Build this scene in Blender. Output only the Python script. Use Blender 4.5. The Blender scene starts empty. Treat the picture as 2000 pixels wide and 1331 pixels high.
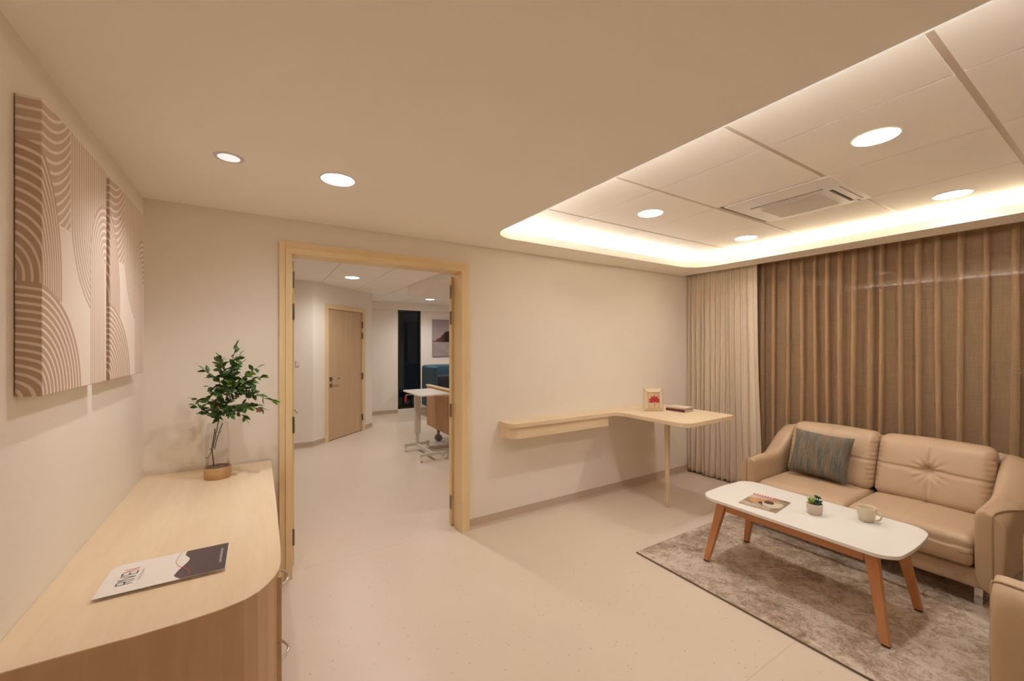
import bpy, bmesh, math, random
from mathutils import Vector, Matrix
PI = math.pi
S = bpy.context.scene
COL = S.collection

# ------------------------------------------------------------------ camera, world, exposure
cam_d = bpy.data.cameras.new('camera'); cam = bpy.data.objects.new('camera', cam_d); COL.objects.link(cam)
cam_d.sensor_fit = 'HORIZONTAL'; cam_d.sensor_width = 36.0
cam_d.lens = 36.0 * 796.0 / 2000.0
cam_d.shift_y = 9.5 / 2000.0
cam_d.clip_start = 0.05
YAW = math.atan(500.0 / 796.0)
cam.location = (0, 0, 1.5)
cam.rotation_euler = (PI / 2, 0, -YAW)
S.camera = cam
S.view_settings.view_transform = 'Standard'
S.view_settings.look = 'None'
S.view_settings.gamma = 1.0
S.view_settings.use_curve_mapping = False
S.view_settings.exposure = 0.0
S.cycles.max_bounces = 16; S.cycles.diffuse_bounces = 9
W = bpy.data.worlds.new('night'); S.world = W; W.use_nodes = True
W.node_tree.nodes['Background'].inputs[0].default_value = (0.10, 0.12, 0.16, 1)
W.node_tree.nodes['Background'].inputs[1].default_value = 0.05
LAMP = (1.0, 0.975, 0.95)         # warm white downlights
LAMP2 = (1.0, 0.94, 0.89)         # a little whiter in the bedroom
P_DOWN = 18.0                      # emission strength of a downlight diffuser
P_SPOT = 28.0                      # watts of the beam of each downlight
P_LED = 84.0
CLG = 2.319      # plaster ceiling
UP = 2.45        # tile field in the recess

# ------------------------------------------------------------------ node helpers
MATS = {}
class NT:
    def __init__(s, name):
        s.m = bpy.data.materials.new(name); s.m.use_nodes = True
        s.t = s.m.node_tree; s.n = s.t.nodes; s.b = s.n['Principled BSDF']
    def new(s, t, **k):
        x = s.n.new(t)
        for a, v in k.items(): setattr(x, a, v)
        return x
    def link(s, a, b): s.t.links.new(a, b)
    def math(s, op, a, b=None, c=None, clamp=False):
        x = s.new('ShaderNodeMath', operation=op); x.use_clamp = clamp
        for i, v in enumerate((a, b, c)):
            if v is None: continue
            if isinstance(v, (int, float)): x.inputs[i].default_value = v
            else: s.link(v, x.inputs[i])
        return x.outputs[0]
    def mix(s, f, a, b):
        x = s.new('ShaderNodeMix', data_type='RGBA')
        for i, v in ((0, f), (6, a), (7, b)):
            if isinstance(v, (int, float)): x.inputs[i].default_value = v
            elif isinstance(v, tuple): x.inputs[i].default_value = (*v[:3], 1)
            else: s.link(v, x.inputs[i])
        return x.outputs[2]
    def pos(s): return s.new('ShaderNodeNewGeometry').outputs['Position']
    def obj(s): return s.new('ShaderNodeTexCoord').outputs['Object']
    def uv(s): return s.new('ShaderNodeTexCoord').outputs['UV']
    def scale(s, v, sc, rot=(0, 0, 0)):
        x = s.new('ShaderNodeMapping'); x.inputs['Scale'].default_value = sc; x.inputs['Rotation'].default_value = rot
        s.link(v, x.inputs['Vector']); return x.outputs[0]
    def sep(s, v):
        x = s.new('ShaderNodeSeparateXYZ'); s.link(v, x.inputs[0]); return x.outputs
    def noise(s, v, sc, det=3, rough=.5, dist=0):
        x = s.new('ShaderNodeTexNoise'); s.link(v, x.inputs['Vector'])
        x.inputs['Scale'].default_value = sc; x.inputs['Detail'].default_value = det
        x.inputs['Roughness'].default_value = rough; x.inputs['Distortion'].default_value = dist
        return x.outputs[0]
    def vor(s, v, sc, out='Distance', feat='F1'):
        x = s.new('ShaderNodeTexVoronoi', feature=feat); s.link(v, x.inputs['Vector']); x.inputs['Scale'].default_value = sc
        return x.outputs[out]
    def ramp(s, f, stops):
        x = s.new('ShaderNodeValToRGB'); s.link(f, x.inputs[0]); e = x.color_ramp.elements
        while len(e) > 1: e.remove(e[-1])
        e[0].position = stops[0][0]; e[0].color = (*stops[0][1], 1)
        for p, c in stops[1:]:
            k = e.new(p); k.color = (*c, 1)
        return x.outputs[0]
    def bump(s, h, st, dist=.01):
        x = s.new('ShaderNodeBump'); x.inputs['Strength'].default_value = st; x.inputs['Distance'].default_value = dist
        s.link(h, x.inputs['Height']); s.link(x.outputs[0], s.b.inputs['Normal'])
    def col(s, c):
        if isinstance(c, tuple): s.b.inputs['Base Color'].default_value = (*c, 1)
        else: s.link(c, s.b.inputs['Base Color'])
    def set(s, rough=None, metal=None, spec=None, trans=None, ior=None):
        for k, v in (('Roughness', rough), ('Metallic', metal), ('Specular IOR Level', spec), ('Transmission Weight', trans), ('IOR', ior)):
            if v is not None: s.b.inputs[k].default_value = v
        return s
def simple(name, c, rough=.5, metal=0, spec=.5, var=.06, sc=30, bump=0, bsc=200):
    t = NT(name); p = t.obj()
    n = t.noise(p, sc, 3)
    t.col(t.mix(n, tuple(x * (1 - var) for x in c), tuple(min(1, x * (1 + var)) for x in c)))
    t.set(rough, metal, spec)
    if bump: t.bump(t.noise(p, bsc, 2), bump, .002)
    MATS[name] = t.m; return t.m
def wood(name, a, b, axis, rough=.42, sc=1.0, spec=.5, stretch=14):
    t = NT(name); p = t.pos()
    s = [stretch * sc] * 3; s[axis] = 1.2 * sc
    q = t.scale(p, tuple(s))
    n1 = t.noise(q, 1.0, 5, .6, .6)
    n2 = t.noise(t.scale(p, tuple(x * 5 for x in s)), 1.2, 3)
    blot = t.noise(p, 5, 3)
    f = t.math('ADD', t.math('MULTIPLY', n1, .7), t.math('ADD', t.math('MULTIPLY', n2, .2), t.math('MULTIPLY', blot, .15)))
    t.col(t.ramp(f, [(.36, a), (.68, b)]))
    t.set(rough, 0, spec); t.bump(n2, .05, .001)
    MATS[name] = t.m; return t.m
def emit(name, c, st):
    t = NT(name); t.col((0, 0, 0)); t.b.inputs['Emission Color'].default_value = (*c, 1); t.b.inputs['Emission Strength'].default_value = st
    MATS[name] = t.m; return t.m

M_wall = simple('wall_paint', (.84, .785, .71), .75, spec=.25, var=.015, sc=3, bump=.04, bsc=350)
M_ceil = simple('ceiling_paint', (.94, .905, .845), .8, spec=.2, var=.012, sc=2, bump=.03, bsc=300)
M_tile = simple('ceiling_tile', (.95, .92, .87), .85, spec=.15, var=.015, sc=60)
M_tbar = simple('ceiling_tbar', (.66, .58, .49), .5, spec=.3, var=.02)
M_wall2 = simple('wall_paint_bedroom', (.86, .80, .735), .75, spec=.25, var=.015, sc=3)
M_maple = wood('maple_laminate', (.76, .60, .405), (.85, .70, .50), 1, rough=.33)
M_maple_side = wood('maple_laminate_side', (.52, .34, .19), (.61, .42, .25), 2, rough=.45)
M_maple_x = wood('maple_laminate_desk', (.72, .57, .385), (.80, .65, .455), 0, rough=.35)
M_casing = wood('door_casing_wood', (.77, .595, .335), (.84, .675, .40), 2, rough=.4)
M_casing_x = wood('door_lintel_wood', (.77, .595, .335), (.84, .675, .40), 0, rough=.4)
M_leaf = wood('door_leaf_wood', (.56, .39, .24), (.63, .45, .285), 2, rough=.42)
M_oak = wood('bed_board_wood', (.38, .20, .10), (.52, .29, .155), 2, rough=.4, stretch=22)
M_beech = wood('beech_leg_wood', (.44, .185, .075), (.54, .245, .105), 2, rough=.35, stretch=40)
M_beech_y = wood('beech_rail_wood', (.44, .185, .075), (.54, .245, .105), 1, rough=.35, stretch=40)
M_white = simple('white_lacquer', (.82, .80, .77), .22, spec=.5, var=.01)
M_metal = simple('brushed_metal', (.55, .53, .50), .3, 1, var=.04)
M_hinge = simple('hinge_metal', (.30, .26, .21), .38, 1, var=.08)
M_chrome = simple('chrome', (.75, .75, .76), .12, 1, var=.02)
M_black = simple('black_rubber', (.02, .018, .016), .5)
M_dark = simple('dark_frame', (.012, .011, .010), .4)
M_brass = simple('brass', (.62, .42, .14), .3, 1, var=.1)
M_greyplastic = simple('grey_plastic', (.22, .20, .18), .45)
M_cream_metal = simple('cream_powder_coat', (.62, .56, .48), .4)
M_plwhite = simple('white_plastic', (.75, .72, .68), .35, var=.01)
M_red = simple('red_plastic', (.55, .03, .03), .4)
M_blue = simple('blue_upholstery', (.035, .085, .13), .7, bump=.2)
M_bluedk = simple('dark_cushion', (.03, .035, .04), .8)
M_sheet = simple('bed_linen', (.8, .78, .75), .8)
M_cover = simple('cover_print_brown', (.16, .11, .075), .3)
M_paper = simple('paper_pages', (.75, .64, .55), .8)
M_maroon = simple('maroon_cover', (.14, .025, .018), .45)
M_creamc = simple('cream_cover', (.74, .66, .52), .5)
M_glass = NT('clear_glass'); M_glass.col((1, 1, 1)); M_glass.set(.0, 0, .5, 1, 1.45); M_glass = M_glass.m
def thin_glass(name, k=.08):
    t = NT(name); g = t.new('ShaderNodeBsdfGlossy'); g.inputs['Roughness'].default_value = .02; g.inputs['Color'].default_value = (1, 1, 1, 1)
    tr = t.new('ShaderNodeBsdfTransparent'); tr.inputs[0].default_value = (.95, .96, .96, 1)
    lw = t.new('ShaderNodeLayerWeight'); lw.inputs[0].default_value = .25
    f = t.math('ADD', t.math('MULTIPLY', lw.outputs['Fresnel'], .6), k * .4, clamp=True)
    mx = t.new('ShaderNodeMixShader'); t.link(f, mx.inputs[0]); t.link(tr.outputs[0], mx.inputs[1]); t.link(g.outputs[0], mx.inputs[2])
    t.link(mx.outputs[0], t.n['Material Output'].inputs[0]); return t.m
M_pane = thin_glass('window_glass', .02)
M_vglass = thin_glass('vase_glass', .04)

# floor vinyl
t = NT('vinyl_floor'); p = t.pos()
n = t.noise(p, 1.4, 2); base = t.mix(n, (.68, .58, .485), (.72, .62, .52))
fine = t.noise(p, 260, 2, .6)
base = t.mix(t.math('MULTIPLY', t.math('SUBTRACT', fine, .40, clamp=True), .9), base, (.58, .485, .39))
v = t.vor(p, 42); vc = t.sep(t.vor(p, 42, 'Color'))
spk = t.math('MULTIPLY', t.math('LESS_THAN', v, .13), t.math('GREATER_THAN', vc[0], .80))
base = t.mix(t.math('MULTIPLY', spk, .75), base, (.20, .135, .09))
v2 = t.vor(p, 60); vc2 = t.sep(t.vor(p, 60, 'Color'))
spk2 = t.math('MULTIPLY', t.math('LESS_THAN', v2, .16), t.math('GREATER_THAN', vc2[1], .80))
base = t.mix(t.math('MULTIPLY', spk2, .6), base, (.78, .70, .60))
xyz = t.sep(p)
def seam(sock, at, w=.0018):
    return t.math('LESS_THAN', t.math('ABSOLUTE', t.math('SUBTRACT', sock, at)), w)
sm = t.math('MULTIPLY', t.math('ADD', seam(xyz[1], 3.06, .0022), t.math('MULTIPLY', seam(xyz[1], .985), t.math('LESS_THAN', xyz[1], 3)), clamp=True), .30)
base = t.mix(sm, base, (.30, .22, .16))
t.col(base); t.set(.34, 0, .42); t.bump(fine, .03, .001); M_floor = t.m
t = NT('vinyl_skirting'); p = t.pos(); t.col(t.mix(t.noise(p, 220, 2), (.50, .39, .30), (.60, .48, .385))); t.set(.5, 0, .3); M_skirt = t.m

# rug
t = NT('rug_pile'); p = t.pos()
n1 = t.noise(p, 3.2, 5, .65, 1.2); n2 = t.noise(p, 14, 5, .7, 1.5); n3 = t.noise(p, 90, 3)
f = t.math('ADD', t.math('MULTIPLY', n1, .45), t.math('ADD', t.math('MULTIPLY', n2, .45), t.math('MULTIPLY', n3, .18)))
c = t.ramp(f, [(.42, (.25, .175, .12)), (.49, (.42, .315, .23)), (.54, (.56, .45, .345)), (.60, (.76, .66, .56))])
n4 = t.noise(p, 7, 4, .7, 2.2); n5 = t.noise(p, 2.1, 2)
dk = t.math('MULTIPLY', t.math('LESS_THAN', t.math('ABSOLUTE', t.math('SUBTRACT', n4, .5)), .012), t.math('GREATER_THAN', n5, .55))
dk = t.math('MULTIPLY', dk, t.math('GREATER_THAN', n2, .47))
c = t.mix(t.math('MULTIPLY', dk, .7), c, (.10, .085, .08))
t.col(c); t.set(.92, 0, .1); t.b.inputs['Sheen Weight'].default_value = .3
t.bump(t.math('ADD', t.noise(p, 420, 2), t.math('MULTIPLY', n2, 2.)), .7, .006); M_rug = t.m
M_rugedge = simple('rug_binding', (.20, .14, .09), .9)

# leather
t = NT('taupe_leather'); p = t.obj()
n = t.noise(p, 5, 3); c = t.mix(n, (.46, .325, .21), (.51, .37, .245)); t.col(c)
t.set(.42, 0, .42); v = t.vor(p, 420); t.bump(t.math('ADD', v, t.math('MULTIPLY', t.noise(p, 30, 3), .6)), .10, .0015); M_lea = t.m
t = NT('leather_piping'); t.col((.42, .30, .19)); t.set(.42, 0, .4); M_pipe = t.m

# striped cushion
t = NT('striped_weave'); p = t.uv()
st = t.noise(t.scale(p, (52, 2.2, 1)), 1, 3, .7)
st2 = t.noise(t.scale(p, (17, 1.3, 1)), 1, 2)
c = t.ramp(st, [(.32, (.035, .042, .038)), (.42, (.10, .095, .075)), (.50, (.20, .17, .13)), (.57, (.13, .11, .085)), (.66, (.36, .31, .24))])
c2 = t.ramp(st2, [(.40, (.05, .10, .105)), (.46, (.16, .14, .11)), (.54, (.16, .14, .11)), (.60, (.27, .14, .08))])
c = t.mix(.45, c, c2); t.col(c); t.set(.9, 0, .1)
t.bump(t.noise(t.scale(p, (160, 90, 1)), 1, 2), .5, .004); M_stripe = t.m

# curtains
t = NT('blackout_drape'); p = t.pos()
weave = t.noise(t.scale(p, (300, 300, 60)), 1, 2)
wv2 = t.noise(t.scale(p, (40, 40, 120)), 1, 3)
t.col(t.mix(t.math('MULTIPLY', t.math('ADD', weave, wv2), .5), (.62, .51, .40), (.84, .73, .60))); t.set(.85, 0, .15); t.bump(weave, .2, .002); M_drape = t.m
t = NT('sheer_curtain'); p = t.pos()
w1 = t.noise(t.scale(p, (420, 420, 9)), 1, 2, .6); w2 = t.noise(t.scale(p, (9, 9, 420)), 1, 2, .6)
thr = t.math('MULTIPLY', t.math('ADD', w1, w2), .5)
df = t.new('ShaderNodeBsdfDiffuse'); tl = t.new('ShaderNodeBsdfTranslucent'); tr = t.new('ShaderNodeBsdfTransparent')
cc = t.mix(thr, (.58, .385, .215), (.80, .565, .35)); t.link(cc, df.inputs[0]); t.link(cc, tl.inputs[0])
m1 = t.new('ShaderNodeMixShader'); m1.inputs[0].default_value = .22; t.link(df.outputs[0], m1.inputs[1]); t.link(tl.outputs[0], m1.inputs[2])
m2 = t.new('ShaderNodeMixShader'); t.link(t.math('ADD', t.math('MULTIPLY', thr, .5), .33, clamp=True), m2.inputs[0])
t.link(tr.outputs[0], m2.inputs[1]); t.link(m1.outputs[0], m2.inputs[2]); t.link(m2.outputs[0], t.n['Material Output'].inputs[0]); M_sheer = t.m

# rattan
t = NT('rattan'); p = t.obj(); x = t.sep(p)
rw = t.math('SINE', t.math('MULTIPLY', x[2], 1050)); ang = t.math('MULTIPLY', t.math('ARCTAN2', x[1], x[0]), 22)
wv = t.math('SINE', t.math('ADD', ang, t.math('MULTIPLY', t.math('ROUND', t.math('MULTIPLY', x[2], 167)), PI)))
h = t.math('ADD', rw, wv)
nz = t.noise(t.scale(p, (6, 6, 60)), 1, 3)
c = t.mix(nz, (.70, .40, .18), (.90, .64, .36)); c = t.mix(t.math('MULTIPLY', t.math('LESS_THAN', rw, -.25), .45), c, (.45, .20, .07)); c = t.mix(t.math('MULTIPLY', t.math('LESS_THAN', h, -.9), .5), c, (.25, .10, .035))
t.col(c); t.set(.5, 0, .3); t.bump(h, .7, .002); M_rattan = t.m
t = NT('leaf_green'); n = t.noise(t.pos(), 40, 2); t.col(t.mix(n, (.025, .075, .014), (.09, .19, .04))); t.set(.35, 0, .5); M_lgreen = t.m
t = NT('leaf_lime'); t.col((.30, .40, .06)); t.set(.4, 0, .5); M_llime = t.m
t = NT('leaf_red'); t.col((.33, .07, .025)); t.set(.4, 0, .5); M_lred = t.m
t = NT('leaf_dark_teal'); t.col((.02, .06, .035)); t.set(.4, 0, .5); M_lteal = t.m
M_stem = simple('stem_brown', (.07, .03, .018), .6)
M_soil = simple('soil', (.05, .03, .02), .9)
M_terra = simple('pot_inner_clay', (.36, .16, .10), .8)
M_pot = simple('pot_glaze', (.62, .53, .45), .45, var=.03)
M_mug = simple('mug_glaze', (.66, .58, .45), .18, var=.01)
M_purple = simple('plum_print', (.10, .066, .075), .35, var=.02)
M_paperw = simple('folder_card', (.86, .81, .78), .4, var=.01)
M_ink = simple('ink_dark', (.06, .045, .05), .5)
M_inkred = simple('ink_coral', (.62, .14, .10), .5)
M_inkgrey = simple('ink_grey', (.42, .38, .36), .5)
M_inkwhite = simple('ink_white', (.70, .63, .64), .5)

# canvas art
t = NT('boho_arch_print'); uv = t.sep(t.uv()); u, v = uv[0], uv[1]
def ell(cu, cv, a, b, n_arch=True):
    du = t.math('DIVIDE', t.math('SUBTRACT', u, cu), a)
    dv = t.math('DIVIDE', t.math('SUBTRACT', v, cv), b)
    dv = t.math('MAXIMUM', dv, 0) if n_arch else t.math('MINIMUM', dv, 0)
    return t.math('SQRT', t.math('ADD', t.math('MULTIPLY', du, du), t.math('MULTIPLY', dv, dv)))
CR = (.86, .77, .68); PK = (.55, .39, .30); PK2 = (.62, .47, .38)
def stripes(d, n, dark, w=.34):
    fr = t.math('FRACT', t.math('MULTIPLY', d, n))
    return t.mix(t.math('LESS_THAN', fr, w), dark, CR)
def step(a, b): return t.math('GREATER_THAN', a, b)
def AND(*a):
    r = a[0]
    for k in a[1:]: r = t.math('MULTIPLY', r, k)
    return r
C = t.mix(0.0, CR, CR)
# top-left bowls
d = t.math('SUBTRACT', t.math('MULTIPLY', t.math('MAXIMUM', t.math('SUBTRACT', u, .06), 0), t.math('MULTIPLY', t.math('MAXIMUM', t.math('SUBTRACT', u, .06), 0), 1.25)), v)
C = t.mix(AND(t.math('LESS_THAN', u, .36), step(v, .61)), C, stripes(d, 27, PK2, .30))
# vertical band ending in a bowl
d = ell(1.0, .67, .63, .40, False)
C = t.mix(AND(step(u, .36), t.math('LESS_THAN', d, 1.0)), C, stripes(t.math('MULTIPLY', d, .999), 17, PK2, .40))
# left middle arch
d = ell(-.12, .40, .36, .46)
C = t.mix(AND(t.math('LESS_THAN', d, 1.0), step(v, .33)), C, stripes(d, 13, PK, .32))
# bottom-left arch
d = ell(-.12, .0, .64, .385)
C = t.mix(t.math('LESS_THAN', d, 1.0), C, stripes(d, 15, PK, .36))
# right arch
d = ell(.97, .55, .29, .28)
C = t.mix(AND(t.math('LESS_THAN', d, 1.0), step(v, .0)), C, stripes(d, 9, t.mix(step(v, .34), PK2, PK2), .42))
fb = t.noise(t.scale(t.uv(), (300, 420, 1)), 1, 2)
C = t.mix(t.math('MULTIPLY', fb, .15), C, (.35, .28, .23))
t.col(C); t.set(.85, 0, .15); t.bump(fb, .15, .001); M_art = t.m

# misty lake picture in the bedroom
t = NT('misty_lake_print'); uv = t.sep(t.uv()); u, v = uv[0], uv[1]
nz = t.noise(t.scale(t.uv(), (3, 3, 1)), 1.6, 5, .6)
sky = t.mix(v, (.42, .33, .32), (.34, .27, .29))
hill = t.math('ADD', .39, t.math('ADD', t.math('MULTIPLY', t.math('MINIMUM', u, .45), .80), t.math('MULTIPLY', t.math('SUBTRACT', nz, .5), .25)))
hm = AND(t.math('LESS_THAN', v, hill), step(v, .385))
cc = t.mix(hm, sky, t.mix(t.math('MULTIPLY', u, 3.2, clamp=True), (.24, .10, .09), (.025, .018, .022)))
wat = t.mix(t.noise(t.scale(t.uv(), (4, 5, 1)), 1.2, 4), (.50, .42, .40), (.20, .15, .17))
cc = t.mix(t.math('LESS_THAN', v, .385), cc, wat)
t.col(cc); t.set(.7, 0, .2); M_lake = t.m
# magazine cover
t = NT('magazine_cover'); uv = t.sep(t.uv()); u, v = uv[0], uv[1]
nz = t.noise(t.scale(t.uv(), (4, 4, 1)), 1.3, 5, .6)
cc = t.ramp(nz, [(.3, (.10, .07, .04)), (.5, (.30, .22, .15)), (.7, (.42, .33, .24))])
cc = t.mix(AND(t.math('LESS_THAN', u, .55), step(v, .62)), cc, (.52, .44, .38))
def blob(cu, cv, ru, rv, colr, j=.35):
    global cc
    a = t.math('DIVIDE', t.math('SUBTRACT', u, cu), ru); b = t.math('DIVIDE', t.math('SUBTRACT', v, cv), rv)
    dd = t.math('ADD', t.math('ADD', t.math('MULTIPLY', a, a), t.math('MULTIPLY', b, b)), t.math('MULTIPLY', t.math('SUBTRACT', nz, .5), j * 4))
    cc = t.mix(t.math('LESS_THAN', dd, 1), cc, colr)
blob(.38, .50, .26, .20, (.55, .27, .13)); blob(.50, .40, .14, .10, (.12, .05, .03)); blob(.72, .50, .25, .27, (.62, .54, .43)); blob(.60, .56, .13, .13, (.07, .05, .03))
blob(.60, .74, .12, .07, (.50, .22, .12)); blob(.78, .68, .08, .05, (.40, .36, .16))
low = AND(t.math('LESS_THAN', v, .22), step(v, .04), t.math('LESS_THAN', u, .8), step(t.noise(t.scale(t.uv(), (60, 26, 1)), 1, 2), .52))
cc = t.mix(low, cc, (.70, .64, .58))
cc = t.mix(AND(t.math('LESS_THAN', u, .60), step(v, .885)), cc, (.50, .045, .045))
t.col(cc); t.set(.22, 0, .5); M_mag = t.m

E_down = emit('downlight_glow', LAMP, P_DOWN)
E_small = emit('small_downlight_glow', (1, .93, .88), .95)
E_bed = emit('bedroom_downlight_glow', LAMP2, 30.0)
E_ledW = emit('cove_led_white', (1, .94, .84), P_LED * 1.0)
E_ledL = emit('cove_led_side', (1, .93, .82), P_LED * .9)
E_ledY = emit('cove_led_warm', (1, .86, .62), P_LED * .62)

# ------------------------------------------------------------------ mesh helpers
class MB:
    def __init__(s): s.v = []; s.f = []; s.uv = None
    def add(s, vs, fs):
        o = len(s.v); s.v += [tuple(q) for q in vs]; s.f += [tuple(i + o for i in f) for f in fs]; return s
    def box(s, x0, x1, y0, y1, z0, z1):
        v = [(x, y, z) for z in (z0, z1) for y in (y0, y1) for x in (x0, x1)]
        return s.add(v, [(0, 2, 3, 1), (4, 5, 7, 6), (0, 1, 5, 4), (2, 6, 7, 3), (0, 4, 6, 2), (1, 3, 7, 5)])
    def obox(s, c, ax, ay, az, hx, hy, hz):
        c = Vector(c); v = [c + ax * (i * hx) + ay * (j * hy) + az * (k * hz) for k in (-1, 1) for j in (-1, 1) for i in (-1, 1)]
        return s.add(v, [(0, 2, 3, 1), (4, 5, 7, 6), (0, 1, 5, 4), (2, 6, 7, 3), (0, 4, 6, 2), (1, 3, 7, 5)])
    def prism(s, pts, z0, z1):
        n = len(pts)
        v = [(x, y, z0) for x, y in pts] + [(x, y, z1) for x, y in pts]
        return s.add(v, [tuple(range(n))[::-1], tuple(range(n, 2 * n))] + [(i, (i + 1) % n, n + (i + 1) % n, n + i) for i in range(n)])
    def lathe(s, prof, c=(0, 0, 0), n=32, close=False):
        cx, cy, cz = c; v = []; f = []
        for r, z in prof:
            for k in range(n):
                a = 2 * PI * k / n; v.append((cx + r * math.cos(a), cy + r * math.sin(a), cz + z))
        m = len(prof)
        for i in range(m - 1 + (1 if close else 0)):
            for k in range(n):
                j = (i + 1) % m
                f.append((i * n + k, i * n + (k + 1) % n, j * n + (k + 1) % n, j * n + k))
        s.add(v, f)
        if not close:
            o = len(s.v) - m * n
            if prof[0][0] > 1e-6: s.f.append(tuple(o + k for k in range(n))[::-1])
            if prof[-1][0] > 1e-6: s.f.append(tuple(o + (m - 1) * n + k for k in range(n)))
        return s
    def tube(s, pts, r, n=8, cap=True):
        pts = [Vector(p) for p in pts]; m = len(pts); rr = r if isinstance(r, (list, tuple)) else [r] * m
        v = []; f = []; up = None
        for i, p in enumerate(pts):
            d = (pts[min(i + 1, m - 1)] - pts[max(i - 1, 0)])
            d = d.normalized() if d.length > 1e-9 else Vector((0, 0, 1))
            if up is None: up = d.orthogonal().normalized()
            up = (up - d * up.dot(d)); up = up.normalized() if up.length > 1e-6 else d.orthogonal().normalized()
            w = d.cross(up)
            for k in range(n):
                a = 2 * PI * k / n; v.append(p + (up * math.cos(a) + w * math.sin(a)) * rr[i])
        for i in range(m - 1):
            for k in range(n): f.append((i * n + k, i * n + (k + 1) % n, (i + 1) * n + (k + 1) % n, (i + 1) * n + k))
        if cap: f.append(tuple(range(n))[::-1]); f.append(tuple((m - 1) * n + k for k in range(n)))
        return s.add(v, f)
    def build(s, name, mat, parent=None, smooth=False, bevel=0, solid=0, subsurf=0, origin=None, smooth_angle=None):
        me = bpy.data.meshes.new(name)
        if parent is not None: org = wloc(parent)
        elif origin is not None: org = Vector(origin)
        else:
            xs, ys, zs = zip(*s.v); org = Vector(((min(xs) + max(xs)) / 2, (min(ys) + max(ys)) / 2, min(zs)))
        me.from_pydata([(a - org.x, b - org.y, c - org.z) for a, b, c in s.v], [], s.f)
        bm = bmesh.new(); bm.from_mesh(me); bmesh.ops.recalc_face_normals(bm, faces=bm.faces); bm.to_mesh(me); bm.free()
        me.materials.append(mat)
        o = bpy.data.objects.new(name, me); COL.objects.link(o)
        if parent is None: o.location = org
        else: o.parent = parent
        if smooth: me.polygons.foreach_set('use_smooth', [True] * len(me.polygons))
        if bevel:
            b = o.modifiers.new('bevel', 'BEVEL'); b.width = bevel; b.segments = 3; b.limit_method = 'ANGLE'; b.angle_limit = math.radians(40)
            me.polygons.foreach_set('use_smooth', [True] * len(me.polygons)); b.harden_normals = True
        if solid:
            q = o.modifiers.new('solid', 'SOLIDIFY'); q.thickness = solid; q.offset = 0
        if subsurf:
            q = o.modifiers.new('sub', 'SUBSURF'); q.levels = q.render_levels = subsurf
        return o
def wloc(o):
    v = Vector((0, 0, 0))
    while o is not None: v += o.location; o = o.parent
    return v
def tag(o, label=None, cat=None, group=None, kind=None):
    if label: o['label'] = label
    if cat: o['category'] = cat
    if group: o['group'] = group
    if kind: o['kind'] = kind
    return o
def thing(name, label, cat, loc=(0, 0, 0), group=None, rz=0):
    o = bpy.data.objects.new(name, None); COL.objects.link(o); o.location = loc; o.rotation_euler.z = rz
    o.empty_display_size = .1
    return tag(o, label, cat, group)
def struct(o, label=None): return tag(o, label, None, None, 'structure')
def part(o, label): o['label'] = label; return o
def copy_tree(o, parent=None):
    c = o.copy(); COL.objects.link(c)
    if parent is not None: c.parent = parent
    for ch in [k for k in bpy.data.objects if k.parent == o]: copy_tree(ch, c)
    return c
def rrect(x0, x1, y0, y1, r, n=8):
    rs = r if isinstance(r, (list, tuple)) else [r] * 4   # order: (x1,y1),(x0,y1),(x0,y0),(x1,y0)
    P = []
    for (cx, cy, a0, q) in ((x1, y1, 0, rs[0]), (x0, y1, 90, rs[1]), (x0, y0, 180, rs[2]), (x1, y0, 270, rs[3])):
        sx = -1 if cx == x1 else 1; sy = -1 if cy == y1 else 1
        if q <= 0: P.append((cx, cy)); continue
        for k in range(n + 1):
            a = math.radians(a0 + 90 * k / n)
            P.append((cx + sx * q + q * math.cos(a), cy + sy * q + q * math.sin(a)))
    return P
def holed_slab(name, outer, holes, z0, z1, mat, parent=None):
    bm = bmesh.new()
    rings = []
    for loop in [outer] + holes:
        vs = [bm.verts.new((x, y, z0)) for x, y in loop]
        rings.append(vs)
        for i in range(len(vs)): bm.edges.new((vs[i], vs[(i + 1) % len(vs)]))
    bmesh.ops.triangle_fill(bm, use_beauty=True, edges=bm.edges[:])
    bot = bm.faces[:]
    m = {}
    for vs in rings:
        for v_ in vs: m[v_] = bm.verts.new((v_.co.x, v_.co.y, z1))
    for f in bot: bm.faces.new([m[v_] for v_ in reversed(f.verts)])
    for vs in rings:
        for i in range(len(vs)):
            a, b = vs[i], vs[(i + 1) % len(vs)]
            bm.faces.new((a, b, m[b], m[a]))
    bmesh.ops.recalc_face_normals(bm, faces=bm.faces)
    me = bpy.data.meshes.new(name); bm.to_mesh(me); bm.free(); me.materials.append(mat)
    o = bpy.data.objects.new(name, me); COL.objects.link(o)
    if parent: o.parent = parent; o.location = -wloc(parent)
    return o
def axis_pts(h, r, n, e=5):
    L = [-h + r * k / e for k in range(e)]
    m = [(-(h - r)) + 2 * (h - r) * k / n for k in range(n + 1)]
    return L + m + [-x for x in reversed(L)]
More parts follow.
